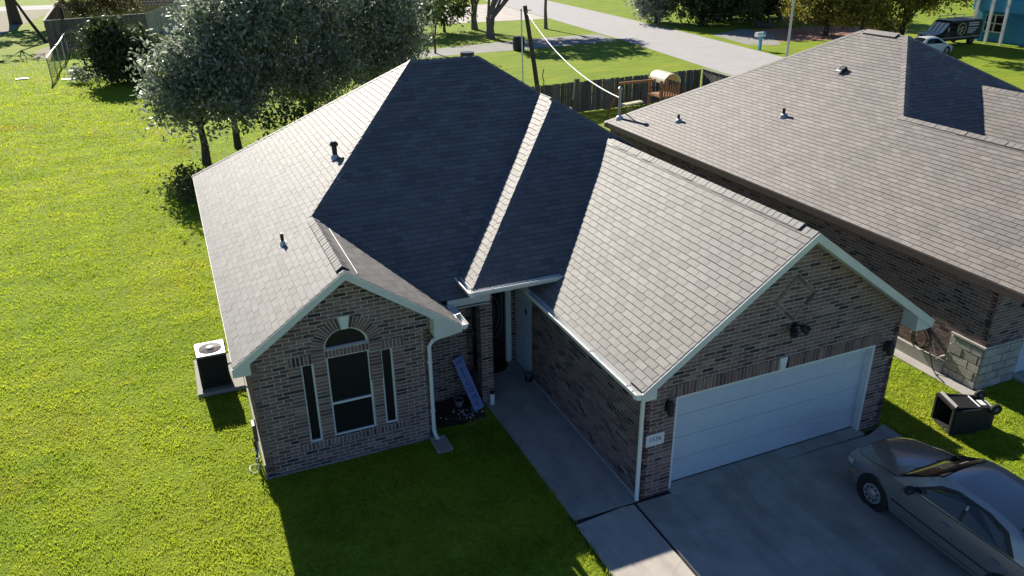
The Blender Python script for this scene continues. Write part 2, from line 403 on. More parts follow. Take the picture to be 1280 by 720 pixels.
# ================================================================== THE GROUND
G = MB(); G.add([(-900,-300,0),(900,-300,0),(900,1400,0),(-900,1400,0)], [(0,1,2,3)])
struct('ground', G, 'lawn', fix=False)
def sheet(name, pts, z, m, thick=0):
    if thick: return struct(name, MB().prism([(x, y, z-thick) for x, y in ccw(pts)], (0, 0, thick)), m)
    return struct(name, MB().add([(x, y, z) for x, y in ccw(pts)], [tuple(range(len(pts)))]), m, fix=False)
near = [(26, -60), (29, 0), (31.2, 38.8), (34, 58), (36.2, 78), (38.6, 104), (46, 190)]
rd = MB(); vs = []
for x, y in near: vs += [(x, y, .012), (x+8.6, y+1, .012)]
rd.add(vs, [(2*i, 2*i+1, 2*i+3, 2*i+2) for i in range(len(near)-1)])
struct('road', rd, 'asphalt', fix=False)
sheet('cross_street', [(-160,127), (38,126), (39,134), (-160,136)], .008, 'asphalt')
sheet('side_drive', [(9,56.8), (22,57.2), (33.6,58.6), (34.4,64.2), (25,63.4), (15,61.2), (9,61)], .008, 'old_asphalt')
sheet('concrete_drive', [(23,80.5), (36.2,79.6), (38.2,101), (30,103), (25,88)], .008, 'concrete_new')
sheet('red_soil', [(45,51), (52,49.5), (56,48.5), (62,50), (62,58.5), (52,59), (46.5,57.5)], .006, 'red_dirt')
sheet('dark_driveway', [(42.5,50.5), (45,48.8), (47,52), (50,56), (50,60.5), (44,58)], .01, 'old_asphalt')
sheet('path', [(-27,84), (-23.5,84), (-22,104), (-20,126), (-27,126)], .006, 'dirt')
sheet('bare_soil', [(-17.6,72), (-16.4,71), (-16.0,76), (-17.0,81), (-18,78)], .006, 'dirt')
sheet('mulch_bed', [(-2.76,3.9), (-2.2,3.82), (-1.62,3.9), (-1.56,4.95), (-2.76,4.95)], .015, 'mulch')
# walk, porch and driveway: slabs with open joints
sheet('front_walk', [(-1.40,-.03), (-.03,-.03), (-.03,5.94), (-1.48,5.94), (-1.44,4)], .05, 'concrete', .12)
sheet('lower_walk', [(-1.44,-9), (-.14,-9), (-.14,-.10), (-.4,-.075), (-1.42,-.16)], .04, 'concrete_new', .12)
sheet('driveway', [(-.08,-9), (6.36,-9), (6.30,-.03), (6.2,-.05), (5.7,-.21), (-.08,-.10)], .045, 'concrete', .12)
sheet('garage_apron', [(.70,-.155), (5.62,-.155), (5.62,.25), (.70,.25)], .065, 'concrete', .1)
sheet('joint_gap', [(-1.46,-9), (6.28,-9), (6.28,-.06), (-1.46,.1)], .012, 'joint')
sheet('neighbour_driveway', [(10.72,-9), (16.2,-9), (16.2,.3), (10.72,.3)], .06, 'concrete', .16)
sheet('kerb_strip', [(8.98,-.05), (9.37,-.05), (9.37,17.6), (8.98,17.6)], .03, 'footing', .1)

# ================================================================== THE MAIN HOUSE
S = .705
house = thing('brick_house', 'brown brick single storey house with steep grey shingle roof and white double garage door', 'house', (0, 8, 0))
UB = unit_brick()
zPL = lambda x: 2.814+S*(x+6.787)
zGL = lambda x: 2.765+S*(x+.3)
XM, ZM = -4.573, zPL(-4.573)
GX, GZ = 3.144, 2.765+S*3.444
zGR = lambda x: GZ-S*(x-GX)
zWR = lambda x: ZM-S*(x-XM)
# ---- walls: (name, frame, convex outline, holes(openings), brick holes extra, stack columns)
def rect(x0, y0, x1, y1): return [(x0,y0),(x1,y0),(x1,y1),(x0,y1)]
fG = Frame((0,0,0), (1,0,0), (0,0,1))                  # garage front, n = -y
fW = Frame((0,3.64,0), (1,0,0), (0,0,1))               # wing front
D0, D1, DH = .70, 5.60, 2.19
arch_c, arch_r, arch_h = (-4.635, 2.655), .445, .40
def arch(r1, r2, n=14): return [(arch_c[0]+r1*math.cos(math.pi*i/n), arch_c[1]+r2*math.sin(math.pi*i/n)) for i in range(n+1)]
win_holes = [rect(-5.06,.61,-4.19,2.47), rect(-5.565,.59,-5.315,2.41), rect(-3.97,.61,-3.72,2.41)]
DI = []
for i in range(4):
    ang = R(47)+i*math.pi/2; DI.append(Frame(fG.p(3.21, 3.74, 0), fG.u*math.cos(ang)+fG.v*math.sin(ang), -fG.u*math.sin(ang)+fG.v*math.cos(ang)))
def on_wall(f2, q): return ccw([fG.uv(f2.p(x, y)) for x, y in q])
diamond_cuts = [on_wall(f2, rect(-.345, .27, .285, .375)) for f2 in DI]
walls = {}
gf_out = [(0,0),(6.18,0),(6.18,zGR(6.18)-.07),(GX,GZ-.07),(0,zGL(0)-.07)]
wf_out = [(-6.487,0),(-2.91,0),(-2.91,zWR(-2.91)-.07),(XM,ZM-.07),(-6.487,zPL(-6.487)-.07)]
plain = {'garage': (fG, [gf_out], [rect(D0,-.1,D1,DH)], diamond_cuts+[rect(.56,DH,5.72,2.455), rect(.455,-.1,D0,DH), rect(D1,-.1,5.845,DH)]),
         'wing': (fW, [wf_out], win_holes+[arch(arch_r, arch_h)],
                  [arch(.71, .665), rect(-5.80,2.41,-5.33,2.62), rect(-3.94,2.41,-3.47,2.62), rect(-5.33,2.41,-3.94,2.66), rect(-5.80,.44,-3.47,.60),
                   rect(-5.80,.59,-5.56,2.41), rect(-5.315,.59,-5.06,2.41), rect(-4.19,.59,-3.97,2.41), rect(-3.72,.59,-3.47,2.41)]),
         'side': (Frame((0,4.95,0), (0,-1,0), (0,0,1)), [rect(0,0,4.95,2.62)], [], []),
         'wing_return': (Frame((-2.91,3.64,0), (0,1,0), (0,0,1)), [rect(0,0,1.31,2.72)], [], []),
         'entry': (Frame((0,4.95,0), (1,0,0), (0,0,1)), [rect(-2.91,0,-1.52,2.66)], [], []),
         'entry_return': (Frame((-1.52,4.95,0), (0,1,0), (0,0,1)), [rect(0,0,1.05,2.9)], [], []),
         'door_wall': (Frame((0,6.0,0), (1,0,0), (0,0,1)), [rect(-1.52,0,0,2.9)], [rect(-1.27,-.1,-.12,2.22)], []),
         'lawn_side': (Frame((-6.487,16.6,0), (0,-1,0), (0,0,1)), [rect(0,0,12.96,2.62)], [], []),
         'garage_side': (Frame((6.18,0,0), (0,1,0), (0,0,1)), [rect(0,0,4.4,2.62)], [], []),
         'far_side': (Frame((6.42,4.4,0), (0,1,0), (0,0,1)), [rect(0,0,12.2,2.62)], [], []),
         'back': (Frame((6.42,16.6,0), (-1,0,0), (0,0,1)), [rect(0,0,12.9,2.62)], [], [])}
bricks = {}
for k, (fr, cv, op, ex) in plain.items():
    wo = part('wall', wall_mesh(fr, cv, op), 'mortar', house); walls[k] = wo
    bricks[wo] = tiles(fr, cv, [ccw(h) for h in op+ex], BW, BH, BG, u0=rnd.random()*.1)
for k, x0, x1, z0, z1 in (('garage', .455, D0, 0, DH), ('garage', D1, 5.845, 0, DH), ('wing', -5.80, -5.565, .6, 2.41), ('wing', -5.315, -5.06, .6, 2.41), ('wing', -4.19, -3.97, .6, 2.41), ('wing', -3.72, -3.47, .6, 2.41)):
    fr = plain[k][0]; bricks[walls[k]] += tiles(fr, [rect(x0, z0, x1, z1)], [], x1-x0, BH, BG, 0, u0=x0)
for x0, x1 in ((-5.33,-5.085), (-4.185,-3.94)):
    bricks[walls['wing']] += tiles(fW, [rect(x0, 2.415, x1, 2.70)], [arch(.71, .665)], x1-x0, BH, BG, 0, u0=x0, v0=2.415)
# the column by the door
colm = part('column', MB().box((-1.50,4.42,0), (-1.22,4.70,2.99)), 'mortar', house)
bricks[colm] = tiles(Frame((-1.50,4.42,0), (1,0,0), (0,0,1)), [rect(0,0,.28,2.99)], [], .28, BH, BG, .5)
bricks[colm] += tiles(Frame((-1.50,4.70,0), (0,-1,0), (0,0,1)), [rect(0,0,.28,2.99)], [], .28, BH, BG, .5, u0=.14)
bricks[colm] += tiles(Frame((-1.22,4.42,0), (0,1,0), (0,0,1)), [rect(0,0,.28,2.99)], [], .28, BH, BG, .5, u0=.14)
left = singles(bricks, UB, 'brick')
for k, it in left.items():
    if it: part('brick_courses', emit_wall_bricks(it), 'brick', k, kind='stuff', fix=False)
# soldier courses
def soldier(parent, fr, x0, x1, z0, z1, n):
    p = (x1-x0)/n; f0 = Frame((0,0,0), (1,0,0), (0,1,0)); a, b = (p-.022)/2, (z1-z0-.012)/2
    me = emit_wall_bricks([(f0, [(-a,-b),(a,-b),(a,b),(-a,b)], 1, -b, (0,0))], .011).mesh('soldier_brick'); me.materials.append(MATS['brick'])
    for i in range(n):
        xc = x0+p*(i+.5)
        o = bpy.data.objects.new('soldier_brick', me); COL.objects.link(o); o.parent = parent
        mt = Matrix((fr.u, fr.v, fr.n)).transposed().to_4x4(); mt.translation = fr.p(xc, (z0+z1)/2, rnd.uniform(-.002, .002)); o.matrix_local = mt
soldier(walls['garage'], fG, .56, 3.05, DH, 2.455, 30); soldier(walls['garage'], fG, 3.24, 5.72, DH, 2.455, 30)
soldier(walls['wing'], fW, -5.80, -5.33, 2.41, 2.62, 6); soldier(walls['wing'], fW, -3.94, -3.47, 2.41, 2.62, 6)
soldier(walls['wing'], fW, -5.08, -4.19, 2.475, 2.63, 12); soldier(walls['wing'], fW, -5.80, -3.47, .44, .59, 29)
# arch bricks
def arch_brick(fr, t0, t1, parent):
    q = [(arch_c[0]+a*math.cos(t), arch_c[1]+b*math.sin(t)) for a, b, t in ((.455,.41,t0), (.70,.655,t0), (.70,.655,t1), (.455,.41,t1))]
    part('arch_brick', emit_wall_bricks([(fr, ccw(q), 1, 0, (0,0))], .012), 'brick', parent, fix=False)
NA = 27
for i in range(NA):
    if abs(i-(NA-1)/2) > 1.1: arch_brick(fW, math.pi*(i+.15)/NA, math.pi*(i+.85)/NA, walls['wing'])
def keystone(fr, xc, z0, z1, w0, w1, parent):
    part('keystone', MB().prism([fr.p(xc-w0/2, z0, 0), fr.p(xc+w0/2, z0, 0), fr.p(xc+w1/2, z1, 0), fr.p(xc-w1/2, z1, 0)], fr.n*.035), 'white_paint', parent, bevel=.004)
keystone(fW, arch_c[0], 3.045, 3.33, .13, .20, house); keystone(fG, 3.145, 2.185, 2.475, .11, .19, house)
# pinwheel diamond of bricks in the garage gable
for f2 in DI:
    for j in (0, 1):
        s0 = -.335+j*.31; part('diamond_brick', emit_wall_bricks([(f2, rect(s0, .285, s0+.295, .36), 1, 0, (0,0))], .02, .0), 'brick', walls['garage'], fix=False)
# garage door
dj = MB(); dj.box((D0-.0,.005,.05), (D0+.05,.17,DH)); dj.box((D1-.05,.005,.05), (D1,.17,DH)); dj.box((D0+.05,.005,DH-.05), (D1-.05,.17,DH))
part('door_jamb', dj, 'white_paint', house)
gd = part('garage_door', MB().box((D0+.052,.185,.07), (D1-.052,.22,DH-.052)), 'door_white', house)
for i in range(4):
    h = (DH-.122)/4; z0 = .07+i*h; sc = MB()
    sc.box((D0+.052,.165,z0+.004), (D1-.052,.184,z0+h-.004))
    for k in range(8):                                      # long raised panels pressed in the steel
        pw = (D1-D0-.104)/8; x0 = D0+.052+k*pw
        sc.box((x0+.06,.160,z0+.09), (x0+pw-.06,.1645,z0+h-.09))
    part('door_section', sc, 'door_white', gd, bevel=0)
part('bottom_seal', MB().box((D0+.052,.15,.066), (D1-.052,.20,.078)), 'rubber', gd)
# wing windows: white frames, dark insect screens
def window(name, x0, x1, z0, z1, mid=None):
    f = MB(); y0, y1 = 3.68, 3.73; t = .035
    f.box((x0,y0,z0), (x0+t,y1,z1)); f.box((x1-t,y0,z0), (x1,y1,z1)); f.box((x0+t,y0,z0), (x1-t,y1,z0+t)); f.box((x0+t,y0,z1-t), (x1-t,y1,z1))
    wo = part('window', MB().box((x0+t,y0+.03,z0+t), (x1-t,y0+.045,z1-t)), 'screen', house)
    part('window_frame', f, 'white_paint', wo)
    if mid: part('meeting_rail', MB().box((x0+t,y0-.006,mid-.022), (x1-t,y0+.028,mid+.022)), 'white_paint', wo)
window('w', -5.06, -4.19, .61, 2.47, 1.38); window('s', -5.565, -5.315, .59, 2.41); window('s', -3.97, -3.72, .61, 2.41)
a0 = arch(arch_r-.035, arch_h-.035); tr = part('arched_window', MB().prism([(x, 3.72, z) for x, z in a0], (0,.012,0)), 'screen', house)
fr_ = MB(); o1, o2 = arch(arch_r, arch_h), arch(arch_r-.035, arch_h-.035)
for i in range(14): fr_.prism([(*p,) for p in [(o1[i][0],3.69,o1[i][1]), (o1[i+1][0],3.69,o1[i+1][1]), (o2[i+1][0],3.69,o2[i+1][1]), (o2[i][0],3.69,o2[i][1])]], (0,.04,0))
fr_.box((arch_c[0]-arch_r,3.67,2.622), (arch_c[0]+arch_r,3.73,2.664)); part('window_frame', fr_, 'white_paint', tr)
# front door, frame, white side panel
dr = part('front_door', MB().box((-1.22,6.02,.07), (-.26,6.07,2.17)), 'glass_dark', house)
fm = MB(); cx, cz = -.74, 1.45
def oval(rx, rz, n=20): return [(cx+rx*math.cos(2*math.pi*i/n), 6.012, cz+rz*math.sin(2*math.pi*i/n)) for i in range(n+1)]
fm.tube(oval(.33,.56), .014, 6); fm.tube(oval(.2,.36), .010, 6)
for pts in ([(cx-.40,cz+.62),(cx-.40,cz-.35),(cx-.25,cz-.66),(cx+.25,cz-.66),(cx+.40,cz-.35),(cx+.40,cz+.62)],): fm.tube([(x, 6.012, z) for x, z in pts], .014, 6)
part('leaded_pattern', fm, 'grey_plastic', dr); part('handle', MB().lathe([(.03,0),(.03,.05)], (-1.15,6.02,1.05), (0,-1,0), 10), 'galv', dr)
dfm = MB(); dfm.box((-1.27,5.97,.05), (-1.22,6.09,2.17)); dfm.box((-.26,5.94,.05), (-.12,6.09,2.17)); dfm.box((-1.27,5.97,2.17), (-.12,6.09,2.22))
part('door_frame', dfm, 'white_paint', house)
sp = part('side_panel', MB().box((-.012,4.962,.05), (.10,5.94,2.62)), 'door_white', house)
part('doorbell', MB().box((-.03,5.22,1.66), (-.0125,5.30,1.80)), 'black_metal', house); part('panel_latch', MB().lathe([(.03,0),(.02,.04)], (-.0125,5.15,1.05), (-1,0,0), 8), 'galv', house)
# foundation lip
fd = MB(); fd.box((-6.53,3.60,-.1), (-2.88,3.636,.035)); fd.box((-6.53,3.66,-.1), (-6.49,16.6,.16)); fd.box((-.03,-.02,-.1), (-.003,4.9,.10))
part('foundation', fd, 'footing', house)
# ---- roof planes
def plane(o, u, up): return Frame(o, u, up)
SF = .633                                                # the front slopes are a little gentler
Nl, Nr, Nf = Vector((-S,0,1)).normalized(), Vector((S,0,1)).normalized(), Vector((0,-SF,1)).normalized()
up_l, up_r, up_f = Vector((1,0,S)), Vector((-1,0,S)), Vector((0,1,SF))
ZR, XL, XR = 6.94, -.935, .98
zF1 = lambda y: 2.89+SF*(y-4.34)
yF1 = lambda z: 4.34+(z-2.89)/SF
ZE, PY = 3.20, 4.02
PX = -1.93+(ZE-3.1)/.705; PR_ = -.3+(ZE-2.765)/.705   # left end and valley foot of the porch eave
zF2 = lambda y: ZE+SF*(y-PY)
yF2 = lambda z: PY+(z-ZE)/SF
zPS = lambda x: 3.1+S*(x+1.93)
zPR = lambda x: ZR-S*(x-XR)
YR = yF1(ZR); SR = (ZR-2.8)/(17.0-YR)
zRear = lambda y: ZR-SR*(y-YR)
XT = (ZR+S*XR-3.1-S*1.93)/(2*S); ZT = zPS(XT)            # top of the narrow step slope
YV = yF1(ZM); XG = XR+(ZR-GZ)/S; YG = yF2(GZ)
XE = GX-(2.89-ZM)/-S if False else XM+(ZM-2.89)/S        # where the wing's right slope meets the main eave
YC = yF2(zGL(-.3)); YE = yF2(zPR(6.812))
planes = {   # name: (frame, [convex pieces in plan xy], z function of (x,y))
 'left': (Frame((-6.787,17,2.814), (0,-1,0), up_l), [[(-6.787,3.34),(XM,3.34),(XM,YV),(-6.787,YV)], [(-6.787,YV),(XM,YV),(XL,YR),(-6.787,17.0)]], lambda x, y: zPL(x)),
 'wing_right': (Frame((-2.35,3.34,zWR(-2.35)), (0,1,0), up_r), [[(XM,3.34),(-2.35,3.34),(-2.35,yF1(zWR(-2.35))),(XM,YV)]], lambda x, y: zWR(x)),
 'front': (Frame((-5,4.34,2.89), (1,0,0), up_f), [[(XM,YV),(XE,4.34),(-1.2,4.34),(-1.2,yF1(zPL(-1.2)))], [(-1.2,yF1(zPS(-1.2))),(XT,yF1(ZT)),(XR,YR),(XL,YR),(-1.2,yF1(zPL(-1.2)))]], lambda x, y: zF1(y)),
 'step': (Frame((PX,9.5,ZE), (0,-1,0), up_l), [[(PX,PY),(XT,yF2(ZT)),(XT,yF1(ZT)),(PX,yF1(ZE))]], lambda x, y: zPS(x)),
 'porch': (Frame((PX,PY,ZE), (1,0,0), up_f), [[(PX,PY),(PR_,PY),(GX,YG),(XT,yF2(ZT))], [(GX,YG),(XG,YG),(XT,yF2(ZT))]], lambda x, y: zF2(y)),
 'garage_left': (Frame((-.3,7.5,2.765), (0,-1,0), up_l), [[(-.3,-.386),(GX,-.386),(GX,YG),(-.3,YC)], [(-.3,YC),(PR_,PY),(PR_,5.4),(-.3,5.4)]], lambda x, y: zGL(x)),
 'garage_right': (Frame((6.588,-.386,zGR(6.588)), (0,1,0), up_r), [[(GX,-.386),(6.588,-.386),(6.588,yF2(zGR(6.588))),(GX,YG)]], lambda x, y: zGR(x)),
 'right': (Frame((6.812,3.9,zPR(6.812)), (0,1,0), up_r), [[(XR,YR),(XT,yF1(ZT)),(6.812,17.0)], [(XT,yF1(ZT)),(XT,yF2(ZT)),(6.812,YE),(6.812,17.0)]], lambda x, y: zPR(x)),
 'rear': (Frame((6.812,17,2.8), (-1,0,0), Vector((0,-1,SR))), [[(-6.787,17),(6.812,17),(XR,YR),(XL,YR)]], lambda x, y: zRear(y))}
shg = {}
roof_mb = {}
roof = None
def roof_build(planes, owner, tile_mat, tw, overhang=.025):
    out = {}; ro = None
    for k, (fr, pcs, zf) in planes.items():
        mb = MB()
        cv = []
        for pc in pcs:
            p3 = [Vector((x, y, zf(x, y))) for x, y in ccw(pc)]
            mb.prism(p3, -fr.n*.05)
            cv.append(ccw([fr.uv(p) for p in p3]))
        ro = part('roof', mb, 'roof_felt', owner)
        out[ro] = tiles(fr, cv, [], tw, SHT, SG, -.5 if False else .5, u0=rnd.random()*.2, v0=-.02)
    return out
shg = roof_build(planes, house, 'shingle', SW)
roofs = list(shg)
lf = singles(shg, unit_shingle('shingle'), 'shingle')
for k, it in lf.items(): part('shingle_courses', emit_shingles(it, SHT-SG, BUTT), 'shingle', k, kind='stuff', fix=False)
rl, rwr, rfr, rst, rpo, rgl, rgr, rri, rre = roofs
def P3(x, y, z): return Vector((x, y, z))
nRear = Vector((0,SR,1)).normalized()
ridge_caps(rl, 'ridge_cap', P3(XM,YV,ZM), P3(XL,YR,ZR), Nl, Nf, 'shingle', wid=.11)
ridge_caps(rl, 'ridge_cap', P3(-6.787,17,2.82), P3(XL,YR,ZR), Nl, nRear, 'shingle', wid=.11)
ridge_caps(rfr, 'ridge_cap', P3(XL,YR,ZR), P3(XR+.02,YR,ZR), Nf, nRear, 'shingle', wid=.11)
ridge_caps(rri, 'ridge_cap', P3(XT,yF1(ZT),ZT), P3(XR,YR,ZR), Nf, Nr, 'shingle', wid=.11)
ridge_caps(rst, 'ridge_cap', P3(PX,PY,ZE), P3(XT,yF2(ZT),ZT), Nl, Nf, 'shingle', wid=.10, lift=.008)
ridge_caps(rpo, 'ridge_cap', P3(XG,YG,GZ), P3(XT,yF2(ZT),ZT), Nf, Nr, 'shingle', wid=.11)
def ridge_vent(parent, x, y0, y1, z, step, shield=None):
    # a raised vent under the caps, dark slots down both sides
    v = MB()
    for sgn, up in ((-1, up_l), (1, up_r)):
        t = Vector((sgn*1, 0, -S)).normalized(); n = Nl if sgn < 0 else Nr
        v.prism([P3(x,y0,z), P3(x,y1,z), P3(x,y1,z)+t*.135, P3(x,y0,z)+t*.135], n*.03)
    part('ridge_vent', v, 'black_metal', parent)
    ridge_caps(parent, 'ridge_cap', P3(x,y0-.02,z), P3(x,y1,z), Nl, Nr, 'shingle', step=step, wid=.15, lift=.045, length=step+.06)
ridge_vent(rgl, GX, .0, 6.9, GZ, .15); ridge_vent(rl, XM, 3.5, 6.45, ZM, .14)
ridge_caps(rgl, 'ridge_cap', P3(GX,-.39,GZ), P3(GX,.0,GZ), Nl, Nr, 'shingle', step=.19)
ridge_caps(rgl, 'ridge_cap', P3(GX,6.95,GZ), P3(GX,YG+.08,GZ), Nl, Nr, 'shingle', step=.19)
ridge_caps(rl, 'ridge_cap', P3(XM,6.42,ZM), P3(XM,YV+.1,ZM), Nl, Nr, 'shingle', step=.19)
part('flashing', MB().beam(P3(-4.30,3.5,zWR(-4.30)+.03), P3(-4.30,6.2,zWR(-4.30)+.03), .012, .025), 'white_plastic', rwr)
# fascias, rakes, soffits
part('porch_ceiling', MB().box((PX,PY+.01,ZE-.20), (.16,6.0,ZE-.18)), 'trim', house)
def rake(xa, za, xb, zb, y, h=.17, t=.035):
    a, b = Vector((xa, y, za)), Vector((xb, y, zb))
    mb = MB().prism([a+Vector((0,0,-.006)), b+Vector((0,0,-.006)), b-Vector((0,0,h)), a-Vector((0,0,h))], (0,-t,0)); return mb
fx = MB()
for args in ((-.33, zGL(-.33), GX, GZ, -.386), (6.62, zGR(6.62), GX, GZ, -.386), (-6.82, zPL(-6.82), XM, ZM, 3.34), (-2.32, zWR(-2.32), XM, ZM, 3.34)):
    part('fascia', rake(*args), 'trim', house)
    xa, za, xb, zb, y = args                                # thin drip edge above, sloping soffit behind
    part('drip_edge', rake(xa, za+.012, xb, zb+.012, y-.036, .028, .008), 'white_paint', house)
    yw = 0 if y < 0 else 3.64
    part('soffit', MB().prism([(xa,y,za-.15), (xb,y,zb-.15), (xb,yw,zb-.15), (xa,yw,za-.15)], (0,0,.012)), 'trim', house)
def eave_end(xe, xw, z, zw, y, yw):                          # boxed end of an eave
    part('eave_return', MB().prism([(xe,y+.003,z-.10), (xw,y+.003,zw-.12), (xw,y+.003,z-.21), (xe,y+.003,z-.21)], (0,yw-y-.006,0)), 'trim', house)
eave_end(-.30, -.005, 2.765, zGL(0), -.386, .0); eave_end(6.588, 6.185, zGR(6.588), zGR(6.18), -.386, 0)
eave_end(-6.787, -6.49, 2.814, zPL(-6.487), 3.34, 3.64); eave_end(-2.35, -2.905, zWR(-2.35), zWR(-2.91), 3.34, 3.64)
ev = MB(); ev.box((-.32,.0,2.56), (-.29,5.4,2.755)); part('fascia', ev, 'trim', house)
part('fascia', MB().box((-6.80,3.645,2.60), (-6.77,17.0,2.80)), 'trim', house)
part('fascia', MB().box((-2.33,3.645,2.62), (-2.30,4.3,2.79)), 'trim', house)
part('fascia', MB().box((-2.29,4.305,2.71), (-1.30,4.335,2.875)), 'trim', house)
part('fascia', MB().box((PX,PY-.032,ZE-.17), (PR_-.02,PY-.004,ZE-.015)), 'trim', house)
part('fascia', MB().box((PX-.03,PY+.005,ZE-.17), (PX-.005,yF1(ZE)-.05,ZE-.015)), 'trim', house)
for q in (((-.29,.0,2.62), (.0,5.4,2.64)), ((-6.77,3.645,2.62), (-6.49,17,2.64)), ((-2.9,4.34,2.63), (-1.3,4.95,2.65)), ((6.18,0,2.62), (6.57,3.7,2.64)), ((-2.9,3.65,2.63), (-2.33,4.33,2.65))):
    part('soffit', MB().box(*q), 'trim', house)
# gutters
def gutter(name, p, q, out, brackets=(), open_end=True):
    p, q, out = Vector(p), Vector(q), Vector(out); Z = Vector((0,0,1)); g = MB(); t = .006
    for a, b in (((0,0),(0,-.10)), ((0,-.10),(.085,-.10)), ((.085,-.10),(.12,-.03)), ((.12,-.03),(.125,.015)), ((.125,.015),(.108,.018))):
        A = p+out*a[0]+Z*a[1]; B = p+out*b[0]+Z*b[1]; d = (B-A).normalized().cross((q-p).normalized())*t
        g.prism([A, B, B+d, A+d], q-p)
    for e in (p, q):
        A = [e+out*x+Z*z for x, z in ((0,0),(0,-.10),(.085,-.10),(.12,-.03),(.124,.01))]
        dd = (q-p).normalized()*.004*(1 if e is p else -1); g.prism(A, dd)
    o = part('gutter', g, 'white_plastic', house)
    for b in brackets:
        c = p+(q-p)*b; part('hanger', MB().beam(c+Z*.01, c+out*.125+Z*.03, .02, .012), 'galv', o)
gutter('g', (-.322,-.40,2.735), (-.322,4.34,2.735), (-1,0,0), (.03,.07,.36,.70))
gutter('g', (-2.295,3.31,2.77), (-2.295,4.29,2.77), (1,0,0), (.5,))
gutter('g', (PX-.05,PY-.036,ZE-.03), (PR_+.02,PY-.036,ZE-.03), (0,-1,0), (.2,.6))
gutter('g', (PX-.034,PY-.15,ZE-.03), (PX-.034,yF1(ZE)-.06,ZE-.03), (-1,0,0))
def spout(pts, w=.075, d=.055, nm='downspout'):
    g = MB()
    pts = [Vector(p) for p in pts]
    g.tube(pts, .043, 8); return part(nm, g, 'white_plastic', house, smooth=True)
spout([(-2.24,3.42,2.70), (-2.30,3.46,2.60), (-2.45,3.52,2.53), (-2.72,3.57,2.47), (-2.88,3.57,2.42), (-2.96,3.575,2.30), (-2.965,3.575,.25), (-2.955,3.53,.14), (-2.93,3.42,.08)])
spout([(-.40,-.30,2.64), (-.30,-.22,2.55), (-.13,-.1,2.46), (-.07,-.06,2.36), (-.065,-.055,.16), (-.07,-.08,.10)])
for z in (.7, 1.9):
    part('strap', MB().box((-3.02,3.56,z), (-2.91,3.63,z+.03)), 'white_plastic', house)
# roof vents
def vent(x, y, zf, r, h, cap=False, mm='black_metal', parent=rl, owner=house):
    z = zf; v = MB().lathe([(r,-.05),(r,h)], (x,y,z), (0,0,1), 12)
    if cap: v.lathe([(r*1.5,h),(r*1.7,h+.03),(r*1.6,h+.06),(r*.9,h+.11)], (x,y,z), (0,0,1), 12)
    o = part('vent_pipe', v, mm, owner, smooth=True)
    fl = MB().lathe([(r*1.9,-.02),(r*1.25,.09)], (x,y,z+.01), (0,0,1), 12)
    fl.obox((x,y,z+.018), Vector((1,0,S))*.09, (0,.11,0), (0,0,.004))
    part('vent_flashing', fl, 'galv', o)
vent(-5.28, 6.53, zPL(-5.28), .038, .27); vent(-3.56, 8.68, zPL(-3.56), .062, .31, True)
rv = part('vent_pipe', MB().lathe([(.16,-.1),(.16,.42),(.2,.42),(.2,.56)], (1.0,11.6,zRear(11.6)), (0,0,1), 14), 'black_metal', house, smooth=True)
# lights, plaque
def sconce(x, z):
    l = part('wall_lamp', MB().box((x-.05,-.03,z-.10), (x+.05,-.010,z+.10)), 'black_metal', house)
    m = MB().lathe([(.04,-.13),(.075,-.06),(.065,.10),(.09,.11),(.03,.19)], (x,-.13,z-.02), (0,0,1), 6); m.beam((x,-.02,z+.12), (x,-.13,z+.16), .02, .02)
    part('lantern', m, 'black_metal', l)
sconce(.50, 2.06); sconce(5.88, 2.10)
fl = part('flood_light', MB().lathe([(.07,0),(.07,.03)], (3.28,-.002,3.16), (0,-1,0), 14), 'black_metal', house)
for s in (-1, 1):
    m = MB().tube([(3.28,-.03,3.16), (3.28+s*.07,-.10,3.17), (3.28+s*.12,-.14,3.13)], .018, 8)
    m.lathe([(.03,-.08),(.075,-.04),(.085,.10),(.08,.105)], (3.28+s*.13,-.16,3.12), (s*.45,-.75,-.5), 12)
    part('lamp_head', m, 'black_metal', fl, smooth=True)
part('motion_sensor', MB().lathe([(.04,0),(.05,.08)], (3.28,-.06,3.09), (0,-.6,-.8), 10), 'black_metal', fl)
pq = part('number_plaque', MB().box((.085,-.024,1.235), (.485,-.0095,1.50)), 'plaque', house, bevel=.004)
place_text('house_number', '1536', .145, 'house_ink', pq, (.275,-.0265,1.385), (1,0,0), (0,0,1))

